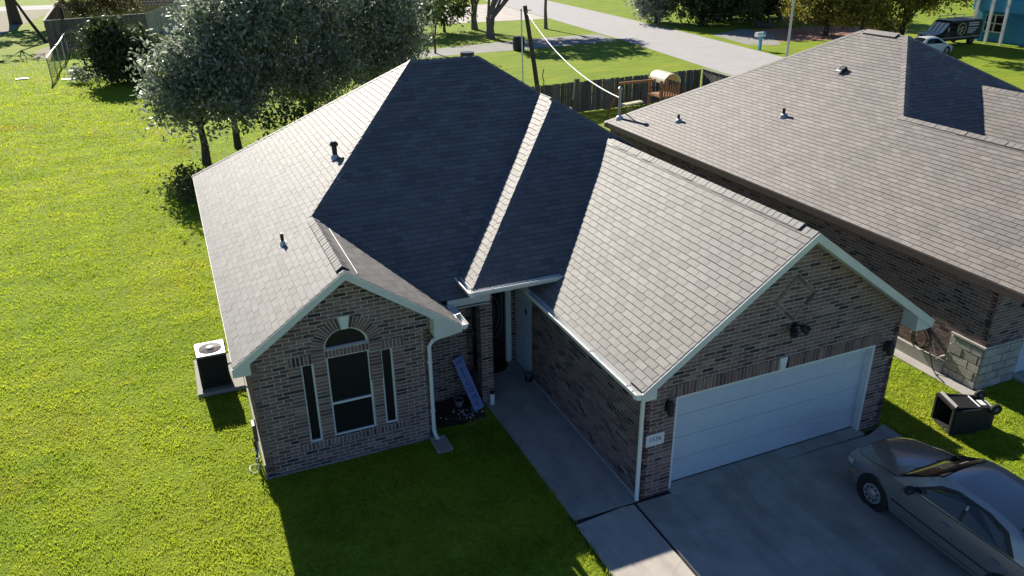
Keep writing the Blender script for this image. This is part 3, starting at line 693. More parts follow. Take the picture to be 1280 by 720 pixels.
# ================================================================== NEIGHBOUR'S HOUSE
s2 = .6
nb = thing('neighbour_house', 'neighbouring brick house with large tan shingle roof and stone corner, right of the walkway house', 'house', (15, 9, 0))
zNL = lambda x: 2.82+s2*(x-9.24)
zNF = lambda y: 6.726+s2*(y-9.55)
zNR = lambda x: 6.726-s2*(x-15.75)
zNB = lambda y: 6.726-s2*(y-11.5)
Z1 = zNL(12.75); zG1R = lambda x: Z1-s2*(x-12.75)
zG2L = lambda x: 5.39+s2*(x-16.81); zG2R = lambda x: 5.39-s2*(x-16.81)
n_l, n_r, n_f, n_b = (Vector(v).normalized() for v in ((-s2,0,1), (s2,0,1), (0,-s2,1), (0,s2,1)))
U_l, U_r, U_f, U_b = Vector((1,0,s2)), Vector((-1,0,s2)), Vector((0,1,s2)), Vector((0,-1,s2))
npl = {
 'l': (Frame((9.24,18,2.82), (0,-1,0), U_l), [[(9.24,-.43),(12.75,-.43),(12.75,6.55),(9.24,6.55)], [(9.24,6.55),(12.75,6.55),(15.75,9.55),(15.75,11.5),(9.24,18.01)]], lambda x, y: zNL(x)),
 'f': (Frame((12,3.04,zNF(3.04)), (1,0,0), U_f), [[(12.75,6.55),(14.4,4.92),(16.81,7.36),(15.75,9.55)], [(16.81,7.36),(21.1,3.04),(22.26,3.04),(15.75,9.55)]], lambda x, y: zNF(y)),
 'g1': (Frame((16.26,-.43,zG1R(16.26)), (0,1,0), U_r), [[(12.75,-.43),(14.4,-.43),(14.4,4.92),(12.75,6.55)], [(14.4,-.43),(16.26,-.43),(16.26,1.2),(14.4,1.2)]], lambda x, y: zG1R(x)),
 'g2': (Frame((14.4,7.5,zG2L(14.4)), (0,-1,0), U_l), [[(14.4,1.2),(16.81,1.2),(16.81,7.36),(14.4,4.95)]], lambda x, y: zG2L(x)),
 'g3': (Frame((21.1,1.2,zG2R(21.1)), (0,1,0), U_r), [[(16.81,1.2),(21.1,1.2),(21.1,3.04),(16.81,7.36)]], lambda x, y: zG2R(x)),
 'r': (Frame((22.26,3,zNR(22.26)), (0,1,0), U_r), [[(15.75,9.55),(22.26,3.04),(22.26,18.01),(15.75,11.5)]], lambda x, y: zNR(x)),
 'b': (Frame((22.26,18.01,zNB(18.01)), (-1,0,0), U_b), [[(9.24,18.01),(22.26,18.01),(15.75,11.5)]], lambda x, y: zNB(y))}
nsh = roof_build(npl, nb, 'shingle_brown', .34)
nr_ = list(nsh)
lf = singles(nsh, unit_shingle('shingle_brown', .34), 'shingle')
for k, it in lf.items(): part('shingle_courses', emit_shingles(it, SHT-SG, BUTT*.8), 'shingle_brown', k, kind='stuff', fix=False)
ridge_caps(nr_[0], 'ridge_cap', P3(12.75,6.55,Z1), P3(15.75,9.55,6.726), n_l, n_f, 'shingle_brown', step=.19)
ridge_caps(nr_[0], 'ridge_cap', P3(9.24,18.01,2.82), P3(15.75,11.5,6.726), n_l, n_b, 'shingle_brown', step=.22)
ridge_caps(nr_[1], 'ridge_cap', P3(22.26,3.04,zNF(3.04)), P3(15.75,9.55,6.726), n_f, n_r, 'shingle_brown', step=.22)
ridge_caps(nr_[2], 'ridge_cap', P3(12.75,-.43,Z1), P3(12.75,6.7,Z1), n_l, n_r, 'shingle_brown', step=.2, lift=.03)
ridge_caps(nr_[3], 'ridge_cap', P3(16.81,1.2,5.39), P3(16.81,7.4,5.39), n_l, n_r, 'shingle_brown', step=.2)
v = MB()
for sgn, n in ((-1, n_l), (1, n_r)):
    t = Vector((sgn, 0, -s2)).normalized(); v.prism([P3(15.75,9.9,6.726), P3(15.75,11.3,6.726), P3(15.75,11.3,6.726)+t*.2, P3(15.75,9.9,6.726)+t*.2], n*.06)
part('ridge_vent', v, 'shingle_brown', nr_[0])
v = MB().prism([P3(12.75,-.1,Z1), P3(12.75,4.6,Z1), P3(12.75,4.6,Z1)+Vector((-1,0,-s2)).normalized()*.16, P3(12.75,-.1,Z1)+Vector((-1,0,-s2)).normalized()*.16], n_l*.03)
part('ridge_vent', v, 'black_metal', nr_[2])
# walls
NBK = {}
nf = Frame((9.4,17.8,0), (0,-1,0), (0,0,1)); nfr = Frame((9.4,.2,0), (1,0,0), (0,0,1))
hol = [rect(16.7,-.1,17.61,1.16)]
front_hole = [rect(1.28,-.1,5.6,2.2)]
stone_front = [rect(-.1,-.1,1.28,1.16)]
wl = part('wall', wall_mesh(nf, [rect(0,.0,17.6,2.66)], []), 'mortar', nb)
NBK[wl] = tiles(nf, [rect(0,.34,17.6,2.66)], hol, BW, BH, BG)
gab = [(0,0),(6.7,0),(6.7,zG1R(16.1)-.08),(3.35,Z1-.08),(0,zNL(9.4)-.08)]
wf2 = part('wall', wall_mesh(nfr, [gab], [rect(1.28,-.1,6.1,2.2)]), 'mortar', nb)
NBK[wf2] = tiles(nfr, [gab], [rect(1.28,-.1,6.1,2.2), rect(-.1,-.1,1.28,1.16)], BW, BH, BG)
lf = singles(NBK, UB, 'brick')
for k, it in lf.items(): part('brick_courses', emit_wall_bricks(it), 'brick', k, kind='stuff', fix=False)
st = tiles(nf, [rect(16.75,.0,17.6,1.12)], [], .42, .22, .022, .5, u0=.1) ; st2 = tiles(nfr, [rect(0,.0,1.28,1.12)], [], .42, .22, .022, .5)
for it, pr in ((st, wl), (st2, wf2)):
    for t in it: part('stone_block', emit_wall_bricks([t], .045+rnd.uniform(-.008, .008), .02), 'stone', pr, fix=False)
cp = MB(); cp.box((9.335,.14,1.125), (9.40,1.06,1.175)); cp.box((9.40,.135,1.125), (10.66,.2,1.175)); part('stone_cap', cp, 'stone', nb)
ft = MB(); ft.box((9.30,1.06,-.1), (9.40,17.8,.335)); part('foundation', ft, 'footing', nb)
part('wall', MB().box((9.56,17.6,0), (22,17.8,2.66)), 'mortar', nb); part('wall', MB().box((21.9,3.3,0), (22.1,17.6,2.66)), 'mortar', nb)
part('wall', MB().box((16.1,2.0,0), (21.9,2.2,2.66)), 'mortar', nb); part('wall', MB().box((16.0,.35,0), (16.1,2.0,2.66)), 'mortar', nb)
g2 = part('garage_door', MB().box((10.72,.30,.07), (15.5,.34,2.18)), 'door_white', nb)
for i in range(4): part('door_section', MB().box((10.72,.27,.08+i*.525), (15.5,.299,.595+i*.525)), 'door_white', g2)
part('door_jamb', MB().box((10.68,.19,.05), (10.74,.30,2.2)).box((10.74,.19,2.14), (15.5,.30,2.2)), 'white_paint', nb)
part('fascia', MB().box((9.21,-.43,2.62), (9.238,18.0,2.81)), 'brown_trim', nb)
part('fascia', MB().box((9.24,18.0,2.62), (22.2,18.03,2.81)), 'brown_trim', nb)
part('fascia', rake(9.21, zNL(9.21), 12.75, Z1, -.43, .2), 'brown_trim', nb); part('fascia', rake(16.29, zG1R(16.29), 12.75, Z1, -.43, .2), 'brown_trim', nb)
part('soffit', MB().box((9.24,-.42,2.66), (9.42,18,2.68)), 'brown_trim', nb); part('soffit', MB().box((9.425,-.42,2.66), (16.2,.2,2.68)), 'brown_trim', nb)
l2 = part('wall_lamp', MB().box((10.28,.14,2.05), (10.40,.19,2.25)), 'black_metal', nb)
part('lantern', MB().lathe([(.05,-.14),(.09,-.05),(.08,.1),(.1,.11),(.03,.2)], (10.34,.06,2.12), (0,0,1), 6), 'black_metal', l2)
for (x, y), r_, h, cp_ in (((13.88,10.27), .15, .18, True), ((11.69,10.37), .05, .28, False), ((10.3,14.35), .05, .26, False)):
    if cp_:
        o = part('roof_vent', MB().obox((x,y,zNL(x)+.09), Vector((1,0,s2)).normalized()*.10, (0,.10,0), n_l*.07), 'black_metal', nb)
        part('vent_hood', MB().obox((x-.10,y+.05,zNL(x)+.05), Vector((1,0,s2)).normalized()*.07, (0,.10,0), n_l*.03), 'white_plastic', o)
    else:
        o = part('vent_pipe', MB().lathe([(r_,-.05),(r_,h)], (x,y,zNL(x)), (0,0,1), 10), 'black_metal', nb, smooth=True)
        part('vent_flashing', MB().lathe([(.16,-.02),(.06,.09)], (x,y,zNL(x)+.02), n_l, 10), 'galv', o)
ms = part('service_mast', MB().lathe([(.05,-.2),(.05,1.12),(.085,1.14),(.085,1.22),(.03,1.28)], (9.58,17.45,zNL(9.58)), (0,0,1), 10), 'galv', nb, smooth=True)
part('mast_flashing', MB().lathe([(.2,-.02),(.07,.10)], (9.58,17.45,zNL(9.58)+.02), n_l, 10), 'white_plastic', ms)
part('insulator', MB().lathe([(.04,0),(.06,.05),(.04,.1)], (9.58,17.45,zNL(9.58)+.78), (0,1,0), 8), 'black_metal', ms)
# hose hung on the neighbour's wall
hs = thing('garden_hose', 'coiled garden hose hanging on the neighbouring brick wall beside the stone corner', 'hose', (9.3, 1.75, .5))
for k, (r_, dz) in enumerate(((.25, 0), (.23, .02), (.265, -.03), (.21, .01))):
    pts = [(9.30-.022*k, 1.72+r_*math.cos(t)*1.05+.02*k, .68+dz+r_*1.15*math.sin(t)) for t in [2*math.pi*i/22 for i in range(23)]]
    part('coil', MB().tube(pts, .014, 6, cap=False), 'hose_brown' if k in (0, 2) else 'rubber', hs, smooth=True)
part('loose_end', MB().tube([(9.28,1.45,.75),(9.26,1.30,.50),(9.25,1.22,.36),(9.26,1.10,.50),(9.27,1.02,.56)], .016, 6), 'cable_white', hs, smooth=True)
part('hose_bracket', MB().box((9.28,1.66,.93), (9.39,1.78,1.0)), 'black_metal', hs)
part('hose_tail', MB().tube([(9.26,1.42,.42),(9.18,1.2,.12),(9.1,1.0,.05),(9.0,.7,.045)], .016, 6), 'rubber', hs, smooth=True)

# ================================================================== SMALL THINGS ROUND THE HOUSE
# condenser on its pad
pad = part('concrete_pad', MB().box((-7.62,7.42,-.05), (-6.54,9.25,.10)), 'footing', bevel=.01); tag(pad, 'pale concrete pad in the lawn under the condenser', 'pad')
ac = thing('air_conditioner', 'dark louvred air conditioning condenser with white top on a concrete pad', 'air conditioner', (-7.17,7.88,.10))
x0, x1, y0, y1, z0, z1 = -7.50, -6.84, 7.52, 8.24, .10, 1.02
part('cabinet', MB().box((x0+.02,y0+.02,z0+.04), (x1-.02,y1-.02,z1-.03)), 'dark_plastic', ac)
part('base_pan', MB().box((x0-.01,y0-.01,z0), (x1+.01,y1+.01,z0+.05)), 'grey_plastic', ac, bevel=.008)
lv = MB()
for i in range(26):
    z = z0+.08+i*.032
    lv.box((x0,y0,z), (x1,y0+.018,z+.014)); lv.box((x0,y1-.018,z), (x1,y1,z+.014)); lv.box((x0,y0+.019,z), (x0+.018,y1-.019,z+.014)); lv.box((x1-.018,y0+.019,z), (x1,y1-.019,z+.014))
part('louvres', lv, 'dark_plastic', ac, kind='stuff')
for xx in (x0-.004, x1-.036):
    for yy in (y0-.004, y1-.036): part('corner_post', MB().box((xx,yy,z0+.05), (xx+.04,yy+.04,z1-.03)), 'dark_plastic', ac)
tc = part('top_cover', MB().box((x0-.02,y0-.02,z1-.03), (x1+.02,y1+.02,z1+.02)), 'white_plastic', ac, bevel=.05)
cxa, cya = (x0+x1)/2, (y0+y1)/2
part('fan_opening', MB().lathe([(.265,0),(.265,.004)], (cxa,cya,z1+.021), (0,0,1), 28), 'rubber', ac)
gr = MB()
for k in range(7): gr.tube([(cxa+(.085+.029*k)*math.cos(t), cya+(.085+.029*k)*math.sin(t), z1+.035) for t in [2*math.pi*i/24 for i in range(25)]], .0045, 4, cap=False)
for i in range(12): gr.beam((cxa+.07*math.cos(i*math.pi/6), cya+.07*math.sin(i*math.pi/6), z1+.030), (cxa+.27*math.cos(i*math.pi/6), cya+.27*math.sin(i*math.pi/6), z1+.030), .006, .006)
part('fan_grille', gr, 'grey_plastic', ac); part('fan_hub', MB().lathe([(.085,0),(.085,.03),(.05,.045)], (cxa,cya,z1+.028), (0,0,1), 18), 'white_plastic', ac, smooth=True)
part('refrigerant_line', MB().tube([(x1,8.0,.45),(x1+.12,8.0,.5),(-6.60,8.02,.62),(-6.49,8.02,.7)], .025, 8), 'white_plastic', ac, smooth=True)
part('disconnect_box', MB().box((-6.60,8.3,.95), (-6.50,8.5,1.25)), 'grey_plastic', ac, bevel=.006)
# cables at the corner
cb = thing('cable_bundle', 'tangle of white and black cables hanging at the left front corner of the house', 'cables', (-6.56,4.2,0))
part('utility_box', MB().box((-6.62,4.25,.52), (-6.535,4.50,.92)), 'grey_plastic', cb, bevel=.008)
for i in range(6):
    yy = 3.78+.17*i; pts = [(-6.56-.03*rnd.random(), 4.36, .55)]
    for k in range(5): pts.append((-6.58-.09*rnd.random(), yy+.10*math.sin(k*1.7+i)+.02*k, .45-.085*k))
    part('cable', MB().tube(pts, .013, 6), ['cable_white', 'rubber', 'leaf_dark'][i % 3], cb, smooth=True)
part('cable_loop', MB().tube([(-6.72+.09*math.cos(t), 4.05+.14*math.sin(t), .04+.02*math.cos(2*t)) for t in [i*.42 for i in range(15)]], .012, 6), 'cable_white', cb, smooth=True)
# splash block, sign, pots
sb = MB().box((-3.08,3.00,.0), (-2.74,3.52,.03)); sb.box((-3.08,3.00,.03), (-3.03,3.52,.08)); sb.box((-2.79,3.00,.03), (-2.74,3.52,.08)); sb.box((-3.03,3.47,.03), (-2.79,3.52,.08))
tag(part('splash_block', sb, 'footing', bevel=.006), 'concrete splash block in shade under the downspout', 'splash block')
a, b = Vector((-1.66,4.23,.02)), Vector((-1.97,4.80,1.16)); d = (b-a).normalized(); sd = Vector((.93,.30,0)); sd = (sd-d*sd.dot(d)).normalized(); nn = sd.cross(d)
sg_ = thing('wooden_sign', 'tall blue painted welcome board leaning against the brick by the front door', 'sign', a)
part('board', MB().obox((a+b)/2, d*(b-a).length/2, sd*.14, nn*.012), 'sign_blue', sg_, bevel=.004)
for i, chh in enumerate('WELCOME'):
    place_text('letter', chh, .17, 'sign_dark', sg_, b-d*(.12+.175*i)+nn*.0135, sd, d)
cn = thing('canister', 'small white canister standing at the foot of the door column', 'canister', (-1.30,4.25,.05))
part('body', MB().lathe([(.055,0),(.06,.01),(.06,.26),(.05,.28)], (-1.32,4.27,.052), (0,0,1), 14), 'white_plastic', cn, smooth=True)
part('lid', MB().lathe([(.052,.28),(.052,.33),(.03,.34)], (-1.32,4.27,.052), (0,0,1), 14), 'black_metal', cn, smooth=True)
pt = thing('flower_pot', 'small round flower pot on the mulch beside the leaning blue board', 'pot', (-2.05,4.55,.015))
part('bowl', MB().lathe([(.07,0),(.11,.14),(.125,.15),(.125,.18),(.10,.18),(.09,.13)], (-2.05,4.55,.015), (0,0,1), 16), 'terracotta', pt, smooth=True)
part('soil', MB().lathe([(.098,.14),(.09,.155)], (-2.05,4.55,.015), (0,0,1), 14), 'mulch', pt)
pb = MB()
for i in range(46):
    x, y = -2.02+rnd.gauss(0,.20), 4.16+rnd.gauss(0,.16); r_ = rnd.uniform(.012,.032)
    pb.lathe([(r_*.6,0),(r_,r_*.4),(r_*.6,r_*.9)], (x,y,.012), (rnd.uniform(-.3,.3),rnd.uniform(-.3,.3),1), 6)
o = part('pebbles', pb, 'pebble', kind='stuff'); 
tag(o, 'scattered pale pebbles in the mulch below the blue board', 'pebbles')
dm = MB().prism([(-.72+.46*math.cos(t), 5.93-.42*math.sin(t), .052) for t in [math.pi*i/14 for i in range(15)]], (0,0,.015))
tag(part('door_mat', dm, 'mat_brown'), 'dark half round door mat on the porch slab', 'door mat')
ds = thing('stone_pot', 'small dark pot on the walk at the end of the white side panel', 'pot', (-.12,4.86,.05))
part('bowl', MB().lathe([(.07,0),(.10,.06),(.10,.16),(.07,.20)], (-.13,4.84,.05), (0,0,1), 14), 'dark_plastic', ds, smooth=True)
part('rim', MB().lathe([(.075,.195),(.095,.2),(.095,.225),(.075,.225)], (-.13,4.84,.05), (0,0,1), 14), 'grey_plastic', ds, smooth=True)

# trash cart lying on its side
tb = thing('trash_cart', 'black wheeled trash cart lying tipped over on the grass strip', 'trash cart', (7.95,-.72,0), R(-20))
def ring(x, hw, z0, z1): return [(x,-hw,z0),(x,hw,z0),(x,hw,z1),(x,-hw,z1)]
bd = MB(); secs = [(-.52,.29,.02,.60), (-.50,.31,.01,.62), (-.10,.285,.02,.585), (.40,.25,.04,.52), (.48,.24,.05,.50)]
vs = [p for s_ in secs for p in ring(*s_)]; k = len(secs)
fs = [(4*i+j, 4*i+(j+1) % 4, 4*i+4+(j+1) % 4, 4*i+4+j) for i in range(k-1) for j in range(4)]+[tuple(range(4*k-4, 4*k))]
inn = [p for s_ in ((-.52,.27,.04,.58), (.38,.22,.08,.46)) for p in ring(*s_)]; b0 = len(vs); vs += inn
fs += [(b0+j, b0+4+j, b0+4+(j+1) % 4, b0+(j+1) % 4) for j in range(4)]+[tuple(range(b0+4, b0+8))]+[(j, (j+1) % 4, b0+(j+1) % 4, b0+j) for j in range(4)]
part('body', MB().add(vs, fs), 'dark_plastic', tb, local=True, bevel=.015)
rm = MB()
for a_, b_ in (((-.53,-.33,.0),(-.53,.33,.0)), ((-.53,-.33,.63),(-.53,.33,.63)), ((-.53,-.33,.0),(-.53,-.33,.63)), ((-.53,.33,.0),(-.53,.33,.63))): rm.beam(a_, b_, .06, .05)
part('rim', rm, 'dark_plastic', tb, local=True)
part('lid', MB().prism([(-.50,-.31,.645), (-.50,.31,.645), (-.46,.30,.69), (-.46,-.30,.69)], (.0,0,.02)).obox((-.22,-.36,.32), (.28,0,.02), (0,.012,0), (0,0,.30)), 'dark_plastic', tb, local=True)
rc = MB(); rc.obox((-.18,0,.605), (.26,0,-.010), (0,.24,0), (0,0,.012)); part('recess', rc, 'black_metal', tb, local=True)
for s in (-1, 1):
    part('side_rail', MB().beam((-.46,s*.27,.63), (.30,s*.23,.565), .05, .06), 'dark_plastic', tb, local=True)
part('grab_bar', MB().tube([(.10,-.22,.60), (.10,.22,.60)], .018, 8), 'white_plastic', tb, local=True)
part('axle', MB().tube([(.42,-.29,.55), (.42,.29,.55)], .016, 8), 'galv', tb, local=True)
for s in (-1, 1):
    wh = part('wheel', MB().lathe([(.05,-.03),(.125,-.028),(.13,0),(.125,.028),(.05,.03)], (.42,s*.29,.57), (0,1,0), 18), 'rubber', tb, local=True, smooth=True)
    part('hub', MB().lathe([(.05,-.034),(.045,.034)], (.42,s*.29,.57), (0,1,0), 12), 'grey_plastic', wh, local=True)
part('label_plate', MB().obox((.28,0,.562), (.06,0,-.006), (0,.10,0), (0,0,.005)), 'white_plastic', tb, local=True)

# ================================================================== CARS
def pw(x, pts):
    for (a, fa), (b, fb) in zip(pts, pts[1:]):
        if x <= b:
            t = max(0, min(1, (x-a)/(b-a))); t = t*t*(3-2*t) if False else t
            return fa+(fb-fa)*t
    return pts[-1][1]
def sm(x, pts):      # smooth (cubic Hermite) piecewise
    xs = [p[0] for p in pts]; ys = [p[1] for p in pts]
    if x <= xs[0]: return ys[0]
    if x >= xs[-1]: return ys[-1]
    i = max(j for j in range(len(xs)-1) if xs[j] <= x); h = xs[i+1]-xs[i]; t = (x-xs[i])/h
    def sl(j):
        if j == 0 or j == len(xs)-1: return 0 if len(xs) < 3 else (ys[1]-ys[0])/(xs[1]-xs[0]) if j == 0 else (ys[-1]-ys[-2])/(xs[-1]-xs[-2])
        a, b = (ys[j]-ys[j-1])/(xs[j]-xs[j-1]), (ys[j+1]-ys[j])/(xs[j+1]-xs[j])
        return 0 if a*b <= 0 else 2*a*b/(a+b)
    m0, m1 = sl(i)*h, sl(i+1)*h
    return (2*t**3-3*t**2+1)*ys[i]+(t**3-2*t**2+t)*m0+(-2*t**3+3*t**2)*ys[i+1]+(t**3-t**2)*m1
def sedan(root, paint, L=4.78, W=1.78, scale_h=1.0, rim='silver_rim', detail=True):
    hl, hw = L/2, W/2; fwy, rwy, wr = hl-.96, -hl+1.08, .315
    half_w = lambda y: hw*sm(y, [(-hl,.70), (-hl+.08,.83), (-hl+.30,.93), (-hl+.9,.985), (0,1.0), (hl-1.1,.985), (hl-.45,.925), (hl-.18,.80), (hl-.06,.64), (hl,.48)])
    belt = lambda y: sm(y, [(-hl,.70), (-hl+.05,.86), (-hl+.5,.945), (-1.2,.96), (.2,.93), (1.05,.88), (hl-.6,.74), (hl-.2,.64), (hl-.04,.56), (hl,.50)])
    crown = lambda y: sm(y, [(-hl,.03), (-hl+.5,.05), (-1.3,.03), (1.0,.045), (hl-.8,.06), (hl-.1,.05), (hl,.02)])
    def bottom(y):
        z = sm(y, [(-hl,.34), (-hl+.25,.25), (0,.21), (hl-.3,.22), (hl,.28)])
        for wy in (fwy, rwy):
            d = abs(y-wy)
            if d < .385: z = max(z, .315+math.sqrt(.385**2-d*d)*.93)
        return z
    prof = lambda t, z: sm(z, [(.15,.93), (.3,.965), (.52,1.0), (.70,.992), (.85,.962), (1.0,.925)])
    ys = sorted(set([round(-hl+L*i/150, 4) for i in range(151)]+[wy+s*d for wy in (fwy, rwy) for s in (-1, 1) for d in (.384, .375, .36)]))
    NS, NT = 9, 9; rows = []
    for y in ys:
        b, zb, wd = bottom(y), belt(y), half_w(y); r_ = []
        for i in range(NS):
            t = i/(NS-1); z = b+(zb-b)*t
            r_.append((wd*prof(t, z/ max(.75, zb)*.93), y, z))
        wx = r_[-1][0]
        for i in range(1, NT+1):
            t = i/NT; x = wx*(1-t); ed = min(1, (1-(x/wx)**6)) if wx else 1
            r_.append((x, y, zb+crown(y)*(1-(x/wx)**2)+.018*(1-(x/wx)**8)))
        rows.append(r_+[(-x, y_, z) for x, y_, z in r_[-2::-1]])
    n = len(rows[0]); mb = MB(); mb.add([p for r_ in rows for p in r_], [(i*n+j, i*n+j+1, (i+1)*n+j+1, (i+1)*n+j) for i in range(len(rows)-1) for j in range(n-1)])
    mb.add(rows[0], [tuple(range(n))]); mb.add(rows[-1], [tuple(range(n))[::-1]])
    body = part('body', mb, paint, root, local=True, smooth=True)
    part('underbody', MB().box((-hw*.74,-hl+.5,.20), (hw*.74,hl-.6,.50)), 'car_dark', root, local=True)
    # cabin
    top = lambda y: sm(y, [(-1.86,.95), (-1.30,1.24), (-.98,1.375), (-.5,1.42), (.05,1.415), (.34,1.36), (.70,1.16), (1.12,.90)])
    bw = lambda y: half_w(y)*.915
    def side_x(y, z): zb = belt(y); return bw(y)-max(0, z-zb)*.46-max(0, z-1.25)*.25
    cys = [-1.86+2.98*i/60 for i in range(61)]; rows = []
    for y in cys:
        zb = belt(y)-.02; zt = max(top(y), zb+.004); r_ = []
        for i in range(8): z = zb+(zt-zb)*i/7; r_.append((side_x(y, z), y, z))
        wx = r_[-1][0]; ch = min(.05, (zt-zb)*.3)
        for i in range(1, 9): t = i/8; x = wx*(1-t); r_.append((x, y, zt+ch*(1-(x/wx)**2.5)))
        rows.append(r_+[(-x, a, z) for x, a, z in r_[-2::-1]])
    n = len(rows[0]); mb = MB().add([p for r_ in rows for p in r_], [(i*n+j, i*n+j+1, (i+1)*n+j+1, (i+1)*n+j) for i in range(60) for j in range(n-1)])
    part('cabin', mb, paint, root, local=True, smooth=True)
    def slope(name, ya, yb, inset, mm, off=.012):
        mb = MB(); nu, nv = 14, 10; vs = []
        for j in range(nv+1):
            y = ya+(yb-ya)*j/nv; zt = top(y); zb = belt(y)-.02; wx = side_x(y, zt)-inset; ch = min(.05, (zt-zb)*.3); fx = side_x(y, zt)
            dz = (top(y+.01)-top(y-.01))/.02; nrm = Vector((0, -dz, 1)).normalized()*off
            for i in range(nu+1): x = -wx+2*wx*i/nu; vs.append((x, y+nrm.y, zt+ch*(1-abs(x/fx)**2.5)+nrm.z))
        mb.add(vs, [(j*(nu+1)+i, j*(nu+1)+i+1, (j+1)*(nu+1)+i+1, (j+1)*(nu+1)+i) for j in range(nv) for i in range(nu)])
        return part(name, mb, mm, root, local=True, smooth=True)
    slope('windscreen', .36, 1.06, .05, 'car_glass'); slope('rear_window', -1.72, -1.08, .07, 'car_glass')
    for s in (-1, 1):
        def panel(name, poly, mm, off, par=root):
            vs = [(s*(side_x(y, z)+off), y, z) for y, z in poly]; return part(name, MB().add(vs, [tuple(range(len(vs)))]), mm, par, local=True)
        def sub(poly, k=6): return [(poly[i][0]+(poly[(i+1) % len(poly)][0]-poly[i][0])*j/k, poly[i][1]+(poly[(i+1) % len(poly)][1]-poly[i][1])*j/k) for i in range(len(poly)) for j in range(k)]
        panel('window_surround', sub([(.72,.955), (.28,1.27), (.0,1.345), (-.60,1.345), (-.98,1.27), (-1.24,.985)]), 'car_dark', .013)
        fd_ = part('front_door', MB().tube([(s*(half_w(y)*prof(0, z/.93*.93)+.001), y, z) for y, z in ((.86,.87), (.86,.55), (.80,.30), (-.26,.30), (-.26,.60), (-.26,.93))], .007, 4, cap=False), 'car_dark', root, local=True)
        rd_ = part('rear_door', MB().tube([(s*(half_w(y)*prof(0, z/.93*.93)+.001), y, z) for y, z in ((-.26,.30), (-.95,.30), (-1.12,.50), (-1.22,.70), (-1.27,.94))], .007, 4, cap=False), 'car_dark', root, local=True)
        panel('side_window', sub([(.60,.975), (.23,1.235), (.0,1.30), (-.23,1.315), (-.23,.975)]), 'car_glass', .019, fd_)
        panel('side_window', sub([(-.29,.975), (-.29,1.315), (-.58,1.31), (-.92,1.235), (-1.14,1.0)]), 'car_glass', .019, rd_)
        for y, dd in ((-.10, fd_), (-1.02, rd_)): part('door_handle', MB().obox((s*(half_w(y)*.985+.012), y, .79), (.014,0,0), (0,.085,0), (0,0,.018)), paint, dd, local=True, bevel=.006)
        part('side_moulding', MB().tube([(s*(half_w(y)+.004), y, .52) for y in [1.0-.1*i for i in range(23)]], .014, 6), 'car_dark' if paint == 'car_paint' else paint, root, local=True, smooth=True)
        part('mirror', MB().lathe([(.03,-.09),(.075,-.06),(.08,.05),(.05,.09)], (s*(bw(.68)+.11), .66, .98), (s*1,.15,0), 10).beam((s*(bw(.68)-.02),.70,.95), (s*(bw(.68)+.08),.67,.96), .05, .04), 'car_dark' if paint == 'car_paint' else paint, root, local=True, smooth=True)
        for wy in (fwy, rwy):
            ww = part('wheel', MB().lathe([(.20,-.10),(.28,-.105),(wr,-.08),(wr,.08),(.28,.105),(.20,.10)], (s*(hw-.13), wy, wr), (s,0,0), 28), 'rubber', root, local=True, smooth=True)
            part('hub_cap', MB().lathe([(.205,.085),(.20,.107),(.06,.115),(.05,.122),(.0,.122)], (s*(hw-.13), wy, wr), (s,0,0), 24), rim, ww, local=True, smooth=True)
            if detail:
                for k in range(9):
                    t = 2*math.pi*k/9; c = Vector((s*(hw-.13)+s*.1115, wy+.135*math.cos(t), wr+.135*math.sin(t)))
                    part('hub_hole', MB().lathe([(.028,0),(.026,.003)], c, (s,0,0), 10), 'car_dark', ww, local=True)
            part('wheel_well', MB().lathe([(.375,0),(.375,.28)], (s*(hw-.31), wy, wr+.02), (s,0,0), 24), 'car_dark', root, local=True)
        # lamps
        hm = MB(); vs = []
        for j in range(2):
            for i in range(7):
                y = hl-.065-.05*i*1.0-.0*j; z = belt(y)-.012-.115*j
                vs.append((s*(half_w(y)*prof(0, z/.75*.93)+.006), y+.008, z))
        hm.add(vs, [(i, i+1, 7+i+1, 7+i) for i in range(6)]); part('headlight', hm, 'lamp_glass', root, local=True, smooth=True)
        part('tail_light', MB().obox((s*half_w(-hl+.04)*.80, -hl+.0, .70), (.22,0,0), (0,.03,0), (0,0,.07)), 'red_lens', root, local=True, bevel=.01)
        part('side_marker', MB().obox((s*(half_w(hl-.42)*.995), hl-.42, .46), (.012,0,0), (0,.06,0), (0,0,.018)), 'amber', root, local=True)
    part('grille', MB().obox((0, hl-.005, .49), (.33,0,0), (0,.018,0), (0,0,.055)), 'car_dark', root, local=True, bevel=.01)
    part('bumper', MB().tube([(half_w(y)*.985*sx, y+.004, .40) for sx, y in [(1,hl-.55),(1,hl-.35),(1,hl-.18),(1,hl-.07),(1,hl-.01),(-1,hl-.01),(-1,hl-.07),(-1,hl-.18),(-1,hl-.35),(-1,hl-.55)]], .016, 6), paint, root, local=True, smooth=True)
    # panel seams on the bonnet and boot
    hood = [(x, y, belt(y)+crown(y)*(1-(x/(half_w(y)*.925))**2)+.021) for x, y in [(.72,1.02),(.71,1.3),(.66,1.7),(.58,2.05),(.45,2.22),(.2,2.29),(-.2,2.29),(-.45,2.22),(-.58,2.05),(-.66,1.7),(-.71,1.3),(-.72,1.02)]]
    part('bonnet_seam', MB().tube(hood, .006, 4), 'car_dark', body, local=True)
    for x in (-.30, .25): part('wiper', MB().tube([(x,1.10,.945), (x+.25,.98,1.02), (x+.42,.86,1.095)], .009, 5), 'car_dark', root, local=True)
    return body
car = thing('parked_car', 'grey metallic four door sedan parked nose in on the shaded driveway', 'car', (4.77,-3.40,.045))
sedan(car, 'car_paint')
wc = thing('parked_car', 'small white hatchback parked beside the dark van across the road', 'car', (51.9,38.9,.01), R(-90))
sedan(wc, 'white_car', 4.3, 1.72, detail=False)

